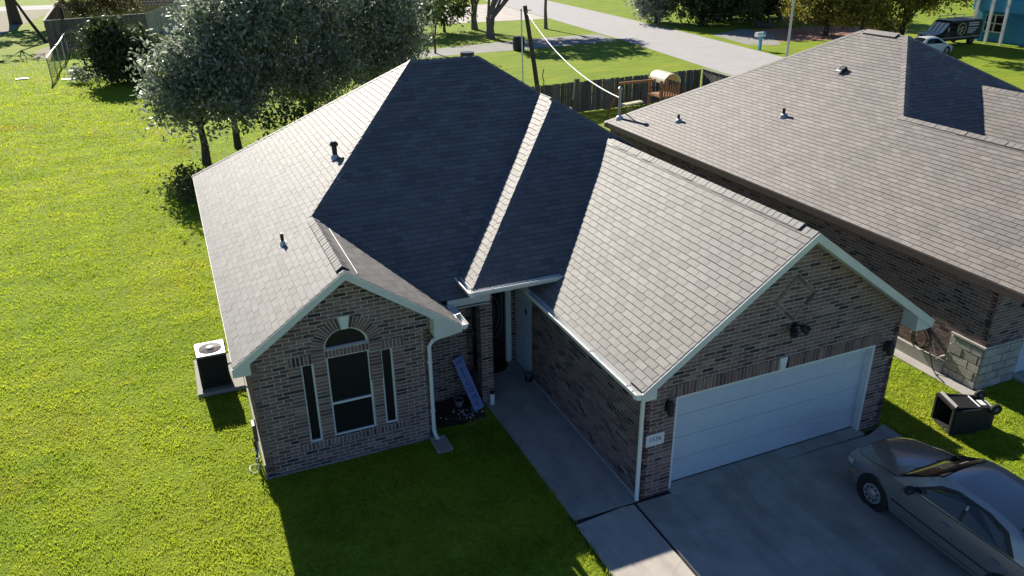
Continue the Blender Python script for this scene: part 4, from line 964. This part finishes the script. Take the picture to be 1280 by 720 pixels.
# van with a round emblem
vn = thing('parked_van', 'black green van with round yellow emblem parked before the turquoise house', 'van', (58.4,42.4,.0))
vx0, vx1, vy0, vy1 = -3.0, 2.7, -.95, .95
side = [(vx0,.45), (vx0+.05,1.0), (vx0+1.0,1.16), (vx0+1.75,1.95), (vx0+2.05,2.12), (vx1-.1,2.12), (vx1,1.9), (vx1,.45)]
bodym = MB().prism([(x, vy0, z) for x, z in side], (0, vy1-vy0, 0)); part('body', bodym, 'van_green', vn, local=True, bevel=.06)
part('windscreen', MB().obox(((vx0*2+2.75)/2-.02, 0, 1.57), Vector((.36,0,.375)), (0,.80,0), Vector((-.7,0,.7))*.03), 'van_white', vn, local=True, label='windscreen with sun glare painted on in a pale colour')  # sun glare on the glass, put in as a pale solid colour
for yy in (-.42, 0, .42): part('windscreen_bar', MB().obox(((vx0*2+2.75)/2-.045, yy, 1.59), Vector((.34,0,.355)), (0,.035,0), Vector((-.7,0,.7))*.02), 'van_green', vn, local=True)
part('bonnet', MB().obox((vx0+.52,0,1.10), (.46,0,.07), (0,.80,0), (0,0,.03)), 'van_white', vn, local=True, bevel=.02, label='pale front bonnet')
for yy in (vy0-.012, vy1+.012):
    part('side_window', MB().prism([(vx0+1.35,yy,1.3), (vx0+2.5,yy,1.3), (vx0+2.5,yy,1.9), (vx0+1.85,yy,1.9)], (0,.01,0)), 'car_glass', vn, local=True)
part('emblem_ring', MB().tube([(.15+.47*math.cos(t), vy0-.03, 1.42+.50*math.sin(t)) for t in [2*math.pi*i/28 for i in range(29)]], .045, 6), 'van_yellow', vn, local=True)
em = MB()
for pts, r_ in (([(.02,1.05),(.12,1.25),(.10,1.45),(.20,1.62)], .075), ([(.2,1.62),(.32,1.56),(.36,1.48)], .06), ([(-.05,1.5),(-.16,1.42),(-.2,1.3)], .045), ([(.1,1.4),(.28,1.34),(.34,1.22)], .05)):
    em.tube([(x, vy0-.02, z) for x, z in pts], r_, 6)
part('emblem_figure', em, 'van_yellow', vn, local=True)
for i, (wd, z) in enumerate(((1.25,1.88), (1.25,1.70), (1.2,1.45), (1.0,1.27), (.75,1.10))):
    part('white_stripe', MB().box((.95,vy0-.02,z-.05), (.95+wd,vy0-.012,z+.05)), 'van_white', vn, local=True)
rk = MB()
for x in (-.8, .2, 1.2, 2.3): rk.beam((x,-.8,2.18), (x,.8,2.18), .05, .05); rk.beam((x,-.8,2.1), (x,-.8,2.42), .04, .04); rk.beam((x,.8,2.1), (x,.8,2.42), .04, .04)
for yy in (-.8, .8):
    for z in (2.2, 2.4): rk.beam((-1.0,yy,z), (2.5,yy,z), .05, .05)
part('roof_rack', rk, 'galv', vn, local=True)
for x in (vx0+.95, vx1-1.05):
    for yy, s in ((vy0+.1, -1), (vy1-.1, 1)):
        wv = part('wheel', MB().lathe([(.2,-.12),(.36,-.11),(.38,0),(.36,.11),(.2,.12)], (x,yy,.38), (0,s,0), 20), 'rubber', vn, local=True, smooth=True)
        part('hub_cap', MB().lathe([(.19,.09),(.1,.13)], (x,yy,.38), (0,s,0), 14), 'grey_plastic', wv, local=True)
for yy in (-.7, .7): part('headlight', MB().lathe([(.11,0),(.1,.05)], (vx0+.0,yy,.85), (-1,0,0), 12), 'lamp_glass', vn, local=True)
part('side_trim', MB().box((vx0+.3,vy0-.025,.70), (vx1-.2,vy0-.005,.75)), 'van_white', vn, local=True)

# ================================================================== FAR HOUSE, POLES, MAILBOX, PLAY SET, FENCES
th = thing('turquoise_house', 'two storey turquoise house with white porch posts and balcony beyond the van', 'house', (67,36,0))
part('wall', MB().box((63.2,20,.0), (74,42.0,6.2)), 'teal_dark', th)
part('wall', MB().box((62.6,41.6,0), (63.19,42.3,6.2)), 'teal', th)
part('balcony', MB().box((61.9,20,2.75), (63.18,42.2,3.05)), 'teal', th); part('balcony_rail', MB().box((61.9,20,3.055), (62.0,42.2,3.75)), 'teal', th)
for yy in (41.7, 40.2, 38.7, 36.2, 33.7): part('post', MB().box((61.75,yy-.13,0), (61.89,yy+.13,6.0)), 'white_paint', th)
for yy in (40.6, 35.2):
    wv = part('window', MB().box((63.14,yy-.95,.95), (63.18,yy+1.05,2.35)), 'glass_dark', th)
    fr_ = MB()
    for y2 in (-.98,-.02,.98): fr_.box((63.08,yy+.05+y2-.05,.9), (63.139,yy+.05+y2+.05,2.4))
    for z in (.88,1.62,2.36): fr_.box((63.09,yy-.98,z-.04), (63.135,yy+1.08,z+.04))
    part('window_frame', fr_, 'white_paint', wv)
part('door', MB().box((63.13,37.4,.1), (63.19,38.4,2.3)), 'teal_dark', th)
rf = MB().prism([(61.5,19.5,6.2), (61.5,42,6.2), (68,42,9), (68,19.5,9)], (0,0,.15)); rf.prism([(68,19.5,9), (68,42,9), (75,42,6.2), (75,19.5,6.2)], (0,0,.15)); part('roof', rf, 'shingle_brown', th)
for i, yy in enumerate((40, 36.5, 33)):
    part('window', MB().box((63.14,yy-.7,3.8), (63.18,yy+.7,5.4)), 'glass_dark', th)

for o_ in th.children: o_.location.y += 1.2
ma = thing('mailbox', 'white mailbox on a turquoise post beside the road', 'mailbox', (41.3,47.3,0))
part('post', MB().box((41.2,47.2,0), (41.4,47.4,1.15)), 'teal', ma)
part('post_brace', MB().beam((41.3,47.3,.7), (40.95,47.4,1.1), .08, .08), 'teal', ma)
part('box', MB().prism([(40.75+.27*0,47.05,1.15), (40.75,47.55,1.15), (40.75,47.55,1.4), (40.75,47.45,1.52), (40.75,47.15,1.52), (40.75,47.05,1.4)], (.85,0,0)), 'white_plastic', ma, bevel=.02)
part('flag', MB().box((41.3,47.02,1.3), (41.5,47.045,1.6)), 'teal', ma)
lp = thing('street_pole', 'slender grey steel pole standing beside the road behind the tan roof', 'pole', (37.2,39.2,0))
part('shaft', MB().tube([(37.2,39.2,0), (37.2,39.2,9)], [.11,.07], 10), 'galv', lp, smooth=True); part('base_plate', MB().box((37.0,39.0,0), (37.4,39.4,.05)), 'galv', lp)
up_ = thing('utility_pole', 'dark leaning wooden utility pole behind the back fence', 'pole', (13.6,33.6,0))
part('shaft', MB().tube([(13.62,33.6,-.1), (13.2,33.6,2.6), (12.6,33.6,6.0)], [.15,.135,.12], 12), 'bark', up_, smooth=True)
part('crossbolt', MB().tube([(12.5,33.6,5.75), (12.95,33.5,5.75)], .03, 6), 'galv', up_)
part('climbing_vine', MB().tube([(13.75+.1*math.sin(i*2.1), 33.5+.1*math.cos(i*1.7), .4*i) for i in range(7)], .03, 5), 'leaf_green', up_)
cd_ = thing('conduit_pole', 'thin white conduit pole standing just left of the utility pole', 'pole', (12.55,33.9,0))
part('shaft', MB().tube([(12.62,33.9,0), (12.5,33.9,5.7)], .045, 8), 'white_plastic', cd_, smooth=True)
part('cap', MB().lathe([(.06,0),(.06,.1),(.02,.14)], (12.5,33.9,5.7), (0,0,1), 8), 'white_plastic', cd_)
a, b = Vector((12.64,33.55,5.72)), Vector((9.58,17.5,zNL(9.58)+.83))
pts = [a.lerp(b, t)-Vector((0,0,.62*4*t*(1-t))) for t in [i/20 for i in range(21)]]
tag(part('overhead_cable', MB().tube(pts, .026, 6), 'cable_white', smooth=True), 'thick white service cable slung from the leaning pole to the roof mast', 'cable')

# back fence: pickets one by one
bf = thing('board_fence', 'tall grey board fence across the yards behind the houses', 'fence', (18,31.7,0))
pm = MB().box((-.065,-.012,0), (.065,.012,1.80)).mesh('picket'); pm.materials.append(MATS['fence_wood'])
def pickets(parent, a, b, z, mesh, step=.142):
    a, b = Vector(a), Vector(b); L = (b-a).length; ang = math.atan2(b.y-a.y, b.x-a.x); n = int(L/step)
    for i in range(n):
        p = a.lerp(b, (i+.5)/n); o = bpy.data.objects.new('picket', mesh); COL.objects.link(o); o.parent = parent; o.matrix_parent_inverse = WORLD[parent].inverted()
        o.location = (p.x, p.y, z+rnd.uniform(-.03,.03)); o.rotation_euler = (0, R(rnd.uniform(-.8,.8)), ang+R(rnd.uniform(-3,3)))
pickets(bf, (11.2,31.4,0), (24.1,32.05,0), .02, pm); pickets(bf, (24.2,32.0,0), (23.6,24.5,0), .02, pm)
rl_ = MB()
for z in (.35, 1.0, 1.6): rl_.beam((11.2,31.45,z), (24.1,32.10,z), .04, .09); rl_.beam((24.25,32.0,z), (23.65,24.5,z), .04, .09)
part('rail', rl_, 'fence_wood', bf)
for t in [i/6 for i in range(7)]:
    p = Vector((11.2,31.52,0)).lerp(Vector((24.1,32.17,0)), t); part('post', MB().box((p.x-.05,p.y-.04,0), (p.x+.05,p.y+.06,1.75)), 'fence_wood', bf)
part('cap_board', MB().beam((24.2,32.05,1.86), (23.6,24.5,1.86), .12, .03), 'fence_pale', bf, label='pale sunlit cap board')
tp = thing('fence_post', 'tall dark post leaning before the back fence with a white fitting', 'post', (13.35,29,0))
part('post', MB().prism([(13.28,28.9,0), (13.52,28.9,0), (13.80,28.9,2.5), (13.56,28.9,2.5)], (0,.2,0)), 'fence_wood', tp)
part('fitting', MB().lathe([(.08,0),(.12,.1),(.06,.24)], (13.22,28.8,.78), (0,0,1), 10), 'white_plastic', tp, smooth=True)
# play set
ps = thing('play_set', 'cedar play set with cream tunnel roof in front of the back fence', 'play set', (18.6,28.7,0))
for x, y in ((18.7,28.3), (19.9,28.3), (18.7,29.5), (19.9,29.5)): part('post', MB().box((x-.06,y-.06,0), (x+.06,y+.06,2.1)), 'cedar', ps)
part('deck', MB().box((18.6,28.2,1.15), (20.0,29.6,1.22)), 'cedar', ps)
for k in range(7): part('deck_slat', MB().box((18.74+.165*k,28.22,1.23), (18.84+.165*k,28.26,1.85)), 'cedar', ps)
part('swing_beam', MB().beam((16.3,28.9,2.05), (18.7,28.9,2.05), .10, .14), 'cedar', ps)
for s in (-1, 1): part('leg', MB().beam((16.35,28.9,2.05), (16.0,28.9+s*.75,0), .09, .09), 'cedar', ps)
for x in (16.8, 17.3, 17.8, 18.2): part('swing_rope', MB().tube([(x,28.9,2.0), (x+.02,28.92,.55)], .02, 5), 'rubber', ps)
for x in (16.8, 17.8): part('swing_seat', MB().box((x-.03,28.8,.50), (x+.52,29.0,.55)), 'dark_plastic', ps)
part('tunnel_roof', MB().add([p for y in (28.1, 29.7) for i in range(13) for p in [(19.3+.58*math.cos(math.pi*i/12), y, 1.95+.54*math.sin(math.pi*i/12))]]+[p for y in (28.1, 29.7) for i in range(13) for p in [(19.3+.53*math.cos(math.pi*i/12), y, 1.95+.49*math.sin(math.pi*i/12))]],
     [(i, i+1, 14+i, 13+i) for i in range(12)]+[(26+i, 39+i, 40+i, 27+i) for i in range(12)]+[(i, 26+i, 27+i, i+1) for i in range(12)]+[(13+i, 14+i, 40+i, 39+i) for i in range(12)]), 'tunnel', ps, smooth=True)
part('slide', MB().prism([(16.2,28.2,.9), (16.2,28.6,.9), (17.5,28.6,1.0), (17.5,28.2,1.0)], (0,0,.08)), 'tunnel', ps)
# far left fence enclosure
ef = thing('stockade_fence', 'weathered stockade fence enclosing a yard far back on the left', 'fence', (-12,78,0))
def panel_fence(a, b, h, m, step=.16, nm='picket_panel'):
    a, b = Vector(a), Vector(b); L = (b-a).length; d = (b-a)/L; n = int(L/step); nn = Vector((-d.y, d.x, 0)); mb = MB()
    for i in range(n):
        c = a+d*(i+.5)*L/n; hh = h+rnd.uniform(-.05,.05); mb.obox(c+Vector((0,0,hh/2))+nn*rnd.uniform(-.01,.01), d*(L/n*.46), nn*.012, (0,0,hh/2))
    for z in (.5, h-.5): mb.beam(a+nn*.03+Vector((0,0,z)), b+nn*.03+Vector((0,0,z)), .04, .1)
    return part(nm, mb, m, ef, kind='stuff', fix=False)
H = 2.9
panel_fence((-16.4,74.6,0), (-8.0,77.2,0), H, 'fence_far'); part('cap_board', MB().beam((-16.4,74.6,H), (-8.0,77.2,H), .2, .06), 'fence_pale', ef)
panel_fence((-8.0,77.2,0), (-2.6,97,0), H, 'fence_pale'); panel_fence((-16.4,74.6,0), (-17.2,101,0), H, 'fence_brown'); panel_fence((-17.2,101,0), (-2.6,101,0), 2.6, 'fence_brown')
part('cap_board', MB().beam((-16.4,74.6,H), (-17.2,101,H), .2, .06), 'fence_pale', ef)
cl = thing('chain_link_fence', 'sagging chain link fence with bent top rail on the far left lawn', 'fence', (-15,66,0))
tr_ = [(-14.95,58,1.75), (-14.9,63,1.80), (-15.1,66,1.55), (-14.9,68,1.75), (-14.95,74.3,1.8)]
part('top_rail', MB().tube(tr_, .06, 6), 'galv', cl, smooth=True)
part('top_rail', MB().tube([(-11.7,55.5,1.5), (-8.6,54.0,1.9), (-7.6,53.6,1.85)], .05, 6), 'galv', cl, smooth=True)
for x, y in ((-14.95,58), (-14.95,62), (-15,66), (-14.95,70), (-14.95,74)): part('post', MB().tube([(x,y,0), (x,y,1.78)], .05, 6), 'galv', cl)
for x, y in ((-11.7,55.5), (-8.6,54.0)): part('post', MB().tube([(x,y,0), (x,y,1.6)], .05, 6), 'galv', cl)
wm = MB()
for i in range(70):
    y = 58+.23*i
    for s in (-1, 1): wm.beam((-14.95,y,.1), (-14.95,y+s*1.2 if 58 < y+s*1.2 < 74.3 else y,1.6), .006, .006)
part('wire_mesh', wm, 'fence_wood', cl, kind='stuff', fix=False)

# ================================================================== TREES AND PLANTS
def leaf_cloud(ells, n, size, aspect=.42, clump=.38, per=34, shell=.55, droop=0):
    tot = sum(e[1][0]*e[1][1]*e[1][2] for e in ells); V = []
    for c, r_ in ells:
        k = max(3, int(n*(r_[0]*r_[1]*r_[2])/tot/per))
        d = nrng.normal(size=(k,3)); d /= np.linalg.norm(d, axis=1)[:,None]
        rad = shell+(1-shell)*nrng.random(k)**.6; rad *= 1+.10*nrng.normal(size=k)
        cen = np.array(c)+d*rad[:,None]*np.array(r_)
        cs = clump*(.6+.8*nrng.random(k))
        p = np.repeat(cen, per, 0)+nrng.normal(size=(k*per,3))*np.repeat(cs, per)[:,None]*np.array([1,1,.75])
        V.append(p)
    P = np.concatenate(V); P = P[P[:,2] > .12]; N = len(P)
    a = nrng.normal(size=(N,3)); a[:,2] -= droop; a /= np.linalg.norm(a, axis=1)[:,None]
    b = np.cross(a, nrng.normal(size=(N,3))); b /= np.linalg.norm(b, axis=1)[:,None]
    s = size*(.6+.8*nrng.random(N))[:,None]
    A = a*s*.5; B = b*s*.5*aspect
    q = np.stack([P-A, P+B, P+A, P-B], 1).reshape(-1,3)
    return q, N
def quad_mesh(name, q, N):
    me = bpy.data.meshes.new(name); me.vertices.add(4*N); me.vertices.foreach_set('co', q.astype(np.float32).ravel())
    me.loops.add(4*N); me.loops.foreach_set('vertex_index', np.arange(4*N, dtype=np.int32)); me.polygons.add(N)
    me.polygons.foreach_set('loop_start', np.arange(0,4*N,4,dtype=np.int32)); me.polygons.foreach_set('loop_total', np.full(N,4,dtype=np.int32)); me.update(calc_edges=True); return me
def tree(name, label, base, ells, n, size, leaf, bark='bark', r0=.18, fork=1.8, stems=1, group=None, cat='tree', aspect=.42, clump=.38, shell=.5, limbs=7, lean=(0,0)):
    t = thing(name, label, cat, (base[0], base[1], 0), group=group)
    tb_ = MB(); b = Vector((base[0], base[1], -.1))
    big = sorted(ells, key=lambda e: -e[1][0]*e[1][1]*e[1][2])
    for s in range(stems):
        o = Vector((rnd.uniform(-.3,.3), rnd.uniform(-.3,.3), 0)) if stems > 1 else Vector()
        f = b+o*1.6+Vector((lean[0], lean[1], fork)); m = b.lerp(f, .5)+Vector((rnd.uniform(-.08,.08), rnd.uniform(-.08,.08), 0))
        tb_.tube([b+o, m, f], [r0*1.25, r0*.9, r0*.72], 9)
        for i in range(limbs):
            c, r_ = big[i % len(big)]; d = Vector((rnd.gauss(0,1), rnd.gauss(0,1), rnd.uniform(.0,1))).normalized()
            e = Vector(c)+Vector((d.x*r_[0]*.75, d.y*r_[1]*.75, d.z*r_[2]*.7)); mid = f.lerp(e, .5)+Vector((rnd.uniform(-.3,.3), rnd.uniform(-.3,.3), rnd.uniform(.0,.4)))
            tb_.tube([f-Vector((0,0,.15)), f.lerp(mid, .5), mid, e], [r0*.5, r0*.38, r0*.26, r0*.08], 6)
    part('trunk', tb_, bark, t, smooth=True, fix=False)
    if n:
        q, N = leaf_cloud(ells, n, size, aspect, clump, shell=shell)
        part('crown', quad_mesh('crown', q, N), leaf, t, fix=False)
    return t
og = 'silvery green trees behind the house'
tree('broadleaf_tree', 'silvery green tree with exposed dark trunk, leftmost of the trees behind the house', (-6.0,29.3),
     [((-5.7,29.5,3.6),(2.1,2.0,2.0)), ((-4.9,29.6,5.2),(1.9,2.0,1.9)), ((-3.8,29.8,6.6),(2.0,2.0,1.7)), ((-6.8,29.2,2.7),(1.2,1.4,1.3)), ((-3.9,29.6,2.6),(1.1,1.3,1.2)), ((-7.0,29.4,4.4),(1.1,1.3,1.2))], 19000, .26, 'leaf_silver', r0=.19, fork=2.0, group=og, shell=.35)
tree('broadleaf_tree', 'silvery green tree with second bare trunk, just right of the leftmost tree behind the house', (-4.3,31.8),
     [((-3.2,31.6,5.0),(2.2,2.0,2.6)), ((-2.2,31.4,7.0),(2.4,2.2,1.8)), ((-3.4,32.2,3.0),(1.6,1.6,1.4))], 17000, .26, 'leaf_silver', r0=.17, fork=2.2, group=og, shell=.35)
tree('broadleaf_tree', 'broad silvery green tree rising over the middle of the left roof slope', (-.2,33.3),
     [((-.6,33,4.6),(2.6,2.2,2.8)), ((.4,33.2,7.0),(2.8,2.4,2.0)), ((.6,33.4,3.2),(2.6,2.0,1.8))], 22000, .26, 'leaf_silver', r0=.22, fork=2.0, group=og, shell=.4)
tree('broadleaf_tree', 'broad silvery green tree directly behind the peak of the dark roof', (4.0,35.6),
     [((3.6,35.4,4.8),(2.6,2.3,2.8)), ((4.5,35.6,6.4),(2.6,2.4,2.0)), ((4.6,36,3.2),(2.2,2.0,1.8)), ((6.0,35.8,4.6),(1.3,1.6,1.6))], 22000, .26, 'leaf_silver', r0=.22, fork=2.0, group=og, shell=.4)
tree('shrub', 'low bright green shrub under the trees behind the left eave', (-1.5,28.6), [((-1.7,28.4,1.3),(1.9,1.2,1.2)), ((.6,28.8,1.2),(1.6,1.2,1.2))], 2600, .26, 'leaf_green', r0=.05, fork=.5, cat='shrub')
tree('shrub', 'small dark round shrub at the left eave of the house', (-7.1,23.2), [((-7.0,23.4,.75),(.75,.9,.75))], 1500, .16, 'leaf_dark', r0=.04, fork=.3, cat='shrub', clump=.22)
tree('vine_thicket', 'dark vine covered thicket standing before the far left stockade fence', (-10.1,55.2),
     [((-10.2,55.4,2.2),(2.0,1.8,2.1)), ((-9.2,55.2,1.6),(1.9,1.6,1.5)), ((-10.5,55.8,3.6),(1.3,1.4,1.0)), ((-8.6,55.6,2.8),(1.2,1.2,.9))], 12000, .34, 'leaf_dark', r0=.12, fork=1, cat='thicket', shell=.4)
tree('shrub', 'low grey green weeds beside the vine thicket', (-12.6,57.2), [((-12.6,57.2,.5),(1.3,.8,.5))], 500, .3, 'leaf_silver', r0=.03, fork=.2, cat='shrub', clump=.25)
tree('feathery_tree', 'olive brown feathery tree growing inside the far left stockade fence', (-13.0,90), [((-13.6,90,3.6),(2.6,2.2,2.2)), ((-10.6,90.4,3.2),(2.0,1.8,1.8)), ((-12.4,90,5.4),(3.0,2.2,1.8))], 5000, .42, 'leaf_brown', r0=.12, fork=1.2, stems=2, shell=.3)
tree('big_trunk_tree', 'thick dark trunk rising at the far upper left corner', (-22.9,106), [((-23,108,11),(6,5,3.5))], 3000, .7, 'leaf_dark', r0=.62, fork=5, limbs=5)
tree('leaning_tree', 'thin bare leaning tree beside the far left stockade fence', (-17.6,84), [((-20,86,9),(3,3,2))], 300, .5, 'leaf_brown', r0=.16, fork=4.4, lean=(-2.3,2), limbs=4)
tree('round_bush', 'green rounded tree beyond the side drive, left of the bare trunks', (20.8,73), [((18.2,73,3.0),(3.4,2.6,2.6)), ((21.6,73,2.8),(2.6,2.4,2.2)), ((16.5,71,2.6),(2.6,2.0,2.0))], 6000, .42, 'leaf_green', r0=.15, fork=1.2, shell=.4)
tree('slender_tree', 'slender multi stem tree beside the side drive', (14.9,58.8), [((14.6,58.8,4.6),(1.9,1.8,1.5)), ((14.0,58.8,3.4),(1.4,1.4,1.0))], 2200, .3, 'leaf_green', r0=.07, fork=2.4, stems=3, limbs=3)
bt = 'bare trunks by the side drive'
tree('bare_trunk_tree', 'bare pale forked trunk, thicker of the two beside the side drive', (23.1,66), [((24.5,66.5,8.2),(4.2,2.6,2.2)), ((28,66,8.0),(3.5,2.2,1.6))], 4500, .5, 'leaf_green', 'bark_pale', r0=.30, fork=2.2, stems=2, limbs=6, group=bt)
tree('bare_trunk_tree', 'bare pale trunk set farther back near the bright concrete drive', (24.5,73.8), [((25.5,74,9),(3.6,2.6,2.0))], 2200, .5, 'leaf_green', 'bark_pale', r0=.24, fork=2.6, stems=2, limbs=5, group=bt)
tree('street_side_tree', 'tree beside the road whose crown shades the side drive', (31.5,70.5), [((31,70.5,7.6),(3.0,2.4,1.8))], 2200, .5, 'leaf_green', 'bark_pale', r0=.18, fork=4.2)
dg = 'dark trees across the road'
for i, (lab, bs, el, nn_, lf_) in enumerate((
   ('dark bushy evergreen, leftmost of the trees across the road', (45.2,70), [((45,70,2.8),(2.8,2.6,2.7)), ((45.5,69.6,5.0),(2.6,2.4,2.4))], 5500, 'leaf_silver'),
   ('dense dark evergreen close to the road behind its own shade', (48.2,65.5), [((48.2,65.5,2.8),(3.4,3.0,2.8)), ((48.0,65.5,6.0),(3.4,3.0,2.6))], 7000, 'leaf_dark'),
   ('dark spreading tree behind the brush pile across the road', (53.5,67.5), [((53.5,67.5,5.4),(4.0,3.4,2.4)), ((52.4,67,3.0),(2.2,2.0,1.6)), ((53.5,69.5,2.2),(4.2,2.5,2.3))], 8000, 'leaf_dark'),
   ('dark tree behind the red soil, left of the steel pole', (58.5,65), [((58.5,65,5.2),(4.0,3.2,2.8)), ((58.2,66.5,2.0),(3.2,2.2,1.8)), ((59,68.5,2.4),(4.8,2.5,2.4))], 8000, 'leaf_dark'),
   ('dark tree behind the red soil, right of the steel pole', (64.5,61), [((64.5,61,4.8),(4.0,3.4,3.0)), ((63.8,63,1.8),(3.0,2.2,1.6)), ((66,64,2.4),(4.6,2.5,2.4))], 8000, 'leaf_dark'))):
    tree('evergreen_tree', lab, bs, el, nn_*2, .42, lf_, r0=.25, fork=1.6, group=dg, shell=.4)
tree('shrub', 'yellow green shrub in the gap between the dark trees across the road', (51.6,60.6), [((51.4,61.6,1.7),(1.6,1.2,1.2))], 1200, .32, 'leaf_green', r0=.05, fork=.4, cat='shrub')
bp_ = thing('brush_pile', 'pile of pale dead branches on the verge across the road', 'branches', (53.5,60,0))
for i in range(26):
    c = Vector((53.6+rnd.gauss(0,1.2), 60.2+rnd.gauss(0,.6), .1)); d = Vector((rnd.gauss(0,1), rnd.gauss(0,.6), rnd.uniform(.05,.6))).normalized()*rnd.uniform(1.2,2.8)
    part('branch', MB().tube([c-d*.4, c+d*.1+Vector((0,0,.2)), c+d*.6], [.09,.07,.03], 5), 'bark_pale', bp_, smooth=True, fix=False)
yg = 'olive yellow trees before the turquoise house'
tree('olive_yellow_tree', 'olive yellow tree at the peak of the tan roof, left of its twin', (53.6,52.5), [((53.4,53.4,3.6),(2.4,2.8,3.0)), ((54.4,50.5,3.0),(2.4,2.8,2.5)), ((52.4,56,3.2),(1.8,2.2,2.4)), ((53.8,52,6.2),(3.2,4,2.2))], 18000, .36, 'leaf_yellow', r0=.26, fork=1.2, group=yg, shell=.3)
tree('olive_yellow_tree', 'olive yellow tree hanging over the parked van', (57.2,46.6), [((56.2,47.6,3.2),(2.2,2.4,2.8)), ((57.6,44.8,4.3),(2.4,2.2,1.9)), ((57.4,46,6.4),(3.0,4,2.0)), ((59.4,43.8,4.6),(1.8,1.6,1.5))], 16000, .36, 'leaf_yellow', r0=.26, fork=1.4, group=yg, shell=.3)
tree('roadside_tree', 'tree behind the twin olive yellow trees whose crown shades the grass by the hatchback', (55.2,49.6), [((52,44,8.6),(3.2,3.0,1.5)), ((54.5,41,9.0),(2.6,2.4,1.4))], 2000, .5, 'leaf_yellow', r0=.14, fork=4)
rp = thing('sign_post', 'short dark post on the road edge before the dark evergreen', 'post', (42.9,66,0))
part('post', MB().box((42.82,65.9,0), (42.98,66.1,1.5)), 'fence_wood', rp); part('crosspiece', MB().box((42.6,65.88,1.4), (43.2,65.9,1.7)), 'fence_wood', rp)
pw_ = thing('stepping_post', 'dark round barrel beside the utility pole shadow', 'barrel', (22.4,57.2,0))
part('drum', MB().lathe([(.5,0),(.55,.3),(.55,1.0),(.48,1.2)], (22.4,57,0), (0,0,1), 14), 'black_metal', pw_, smooth=True); part('rim', MB().lathe([(.57,.6),(.57,.66)], (22.4,57,0), (0,0,1), 14), 'black_metal', pw_)

# litter on the lawn
for i, (x, y, lab) in enumerate(((-17.2,60.5,'scrap of white board lying on the lawn by the chain link fence'), (-13.9,58.6,'small white scrap lying at the foot of the bent fence'))):
    tag(part('litter', MB().obox((x,y,.05), (.45,.05,0), (-.03,.2,0), (0,0,.03)), 'white_plastic', bevel=.005), lab, 'litter')

# ================================================================== GRASS
def vnoise(x, y, sc, seed):
    r_ = np.random.default_rng(seed).random((64,64)); X, Y = x/sc, y/sc
    i, j = np.floor(X).astype(int), np.floor(Y).astype(int); fx, fy = X-i, Y-j; fx = fx*fx*(3-2*fx); fy = fy*fy*(3-2*fy)
    g = lambda a, b: r_[a % 64, b % 64]
    return (g(i,j)*(1-fx)+g(i+1,j)*fx)*(1-fy)+(g(i,j+1)*(1-fx)+g(i+1,j+1)*fx)*fy
def grass_patch(name, x0, x1, y0, y1, dens, hgt, label, holes=(), wid=.024, far=False, edges=()):
    """blades as single triangles; density falls and width grows with distance when far=True"""
    n = int((x1-x0)*(y1-y0)*dens); x = x0+(x1-x0)*nrng.random(n); y = y0+(y1-y0)*nrng.random(n)
    keep = np.ones(n, bool)
    for a, b, c, d in holes: keep &= ~((x > a) & (x < b) & (y > c) & (y < d))
    g = np.ones(n)
    if far:
        r_ = np.sqrt((x-CLOC.x)**2+(y-CLOC.y)**2+CLOC.z**2); g = np.maximum(1, r_/17)
        keep &= nrng.random(n) < g**-1.7
        keep &= (x > -8.5-.52*(y+12)) & ((x < 6) | (y > 21)) & (nrng.random(n) < np.clip((y1-y)/25, 0, 1))
    cl = .6*vnoise(x, y, .16, 1)+.4*vnoise(x, y, .5, 2); keep &= nrng.random(n) < .25+1.1*cl
    for xe, sg in edges: keep &= (sg*(x-xe) < .05*vnoise(x*0+3, y, .13, 4)+.03*vnoise(x*0+9, y, .5, 6)-.02)
    x, y, cl, g = x[keep], y[keep], cl[keep], g[keep]; n = len(x); hgt = hgt*g**.35; wid = wid*g**.9
    h = hgt*(.5+1.0*cl)*(.7+.6*nrng.random(n)); th_ = 2*np.pi*nrng.random(n); ln = h*(.25+.9*nrng.random(n)); la = 2*np.pi*nrng.random(n)
    wv = wid*(.6+.7*nrng.random(n)); zb_ = np.full(n, -.004)
    for xe, sg in edges:
        near_ = sg*(x-xe) > -.10; h = np.where(near_, h*1.5+.045, h)
    b0 = np.stack([x-np.cos(th_)*wv/2, y-np.sin(th_)*wv/2, zb_], 1); b1 = np.stack([x+np.cos(th_)*wv/2, y+np.sin(th_)*wv/2, zb_], 1)
    tp_ = np.stack([x+np.cos(la)*ln, y+np.sin(la)*ln, h], 1)
    q = np.stack([b0, b1, tp_], 1).reshape(-1,3)
    me = bpy.data.meshes.new(name); me.vertices.add(3*n); me.vertices.foreach_set('co', q.astype(np.float32).ravel()); me.loops.add(3*n)
    me.loops.foreach_set('vertex_index', np.arange(3*n, dtype=np.int32)); me.polygons.add(n)
    me.polygons.foreach_set('loop_start', np.arange(0,3*n,3,dtype=np.int32)); me.polygons.foreach_set('loop_total', np.full(n,3,dtype=np.int32)); me.update(calc_edges=True)
    o = part(name, me, 'grass', fix=False, kind='stuff'); tag(o, label, 'grass'); return o
grass_patch('lawn_grass', -40, -6.55, -5, 75, 900, .045, 'short sunlit grass of the wide lawn left of the house', [(-7.64,-6.5,7.4,9.27), (-6.6,60,17,90)], far=True)
grass_patch('lawn_grass', -6.5, 12, 17.3, 46, 700, .045, 'sunlit grass under and beyond the trees behind the house', far=True)
grass_patch('lawn_grass', -6.55, -1.33, -5, 3.6, 850, .045, 'grass in the house shade between the front wing and the walk', [(-3.1,-2.72,2.98,3.53)], edges=((-1.42, 1),))
grass_patch('lawn_grass', 6.30, 8.98, -6, 9, 850, .045, 'grass strip between the driveway and the neighbouring house', edges=((6.42, -1),))
grass_patch('lawn_grass', 8.98, 10.7, -6, .0, 850, .045, 'grass at the stone corner of the neighbouring house')
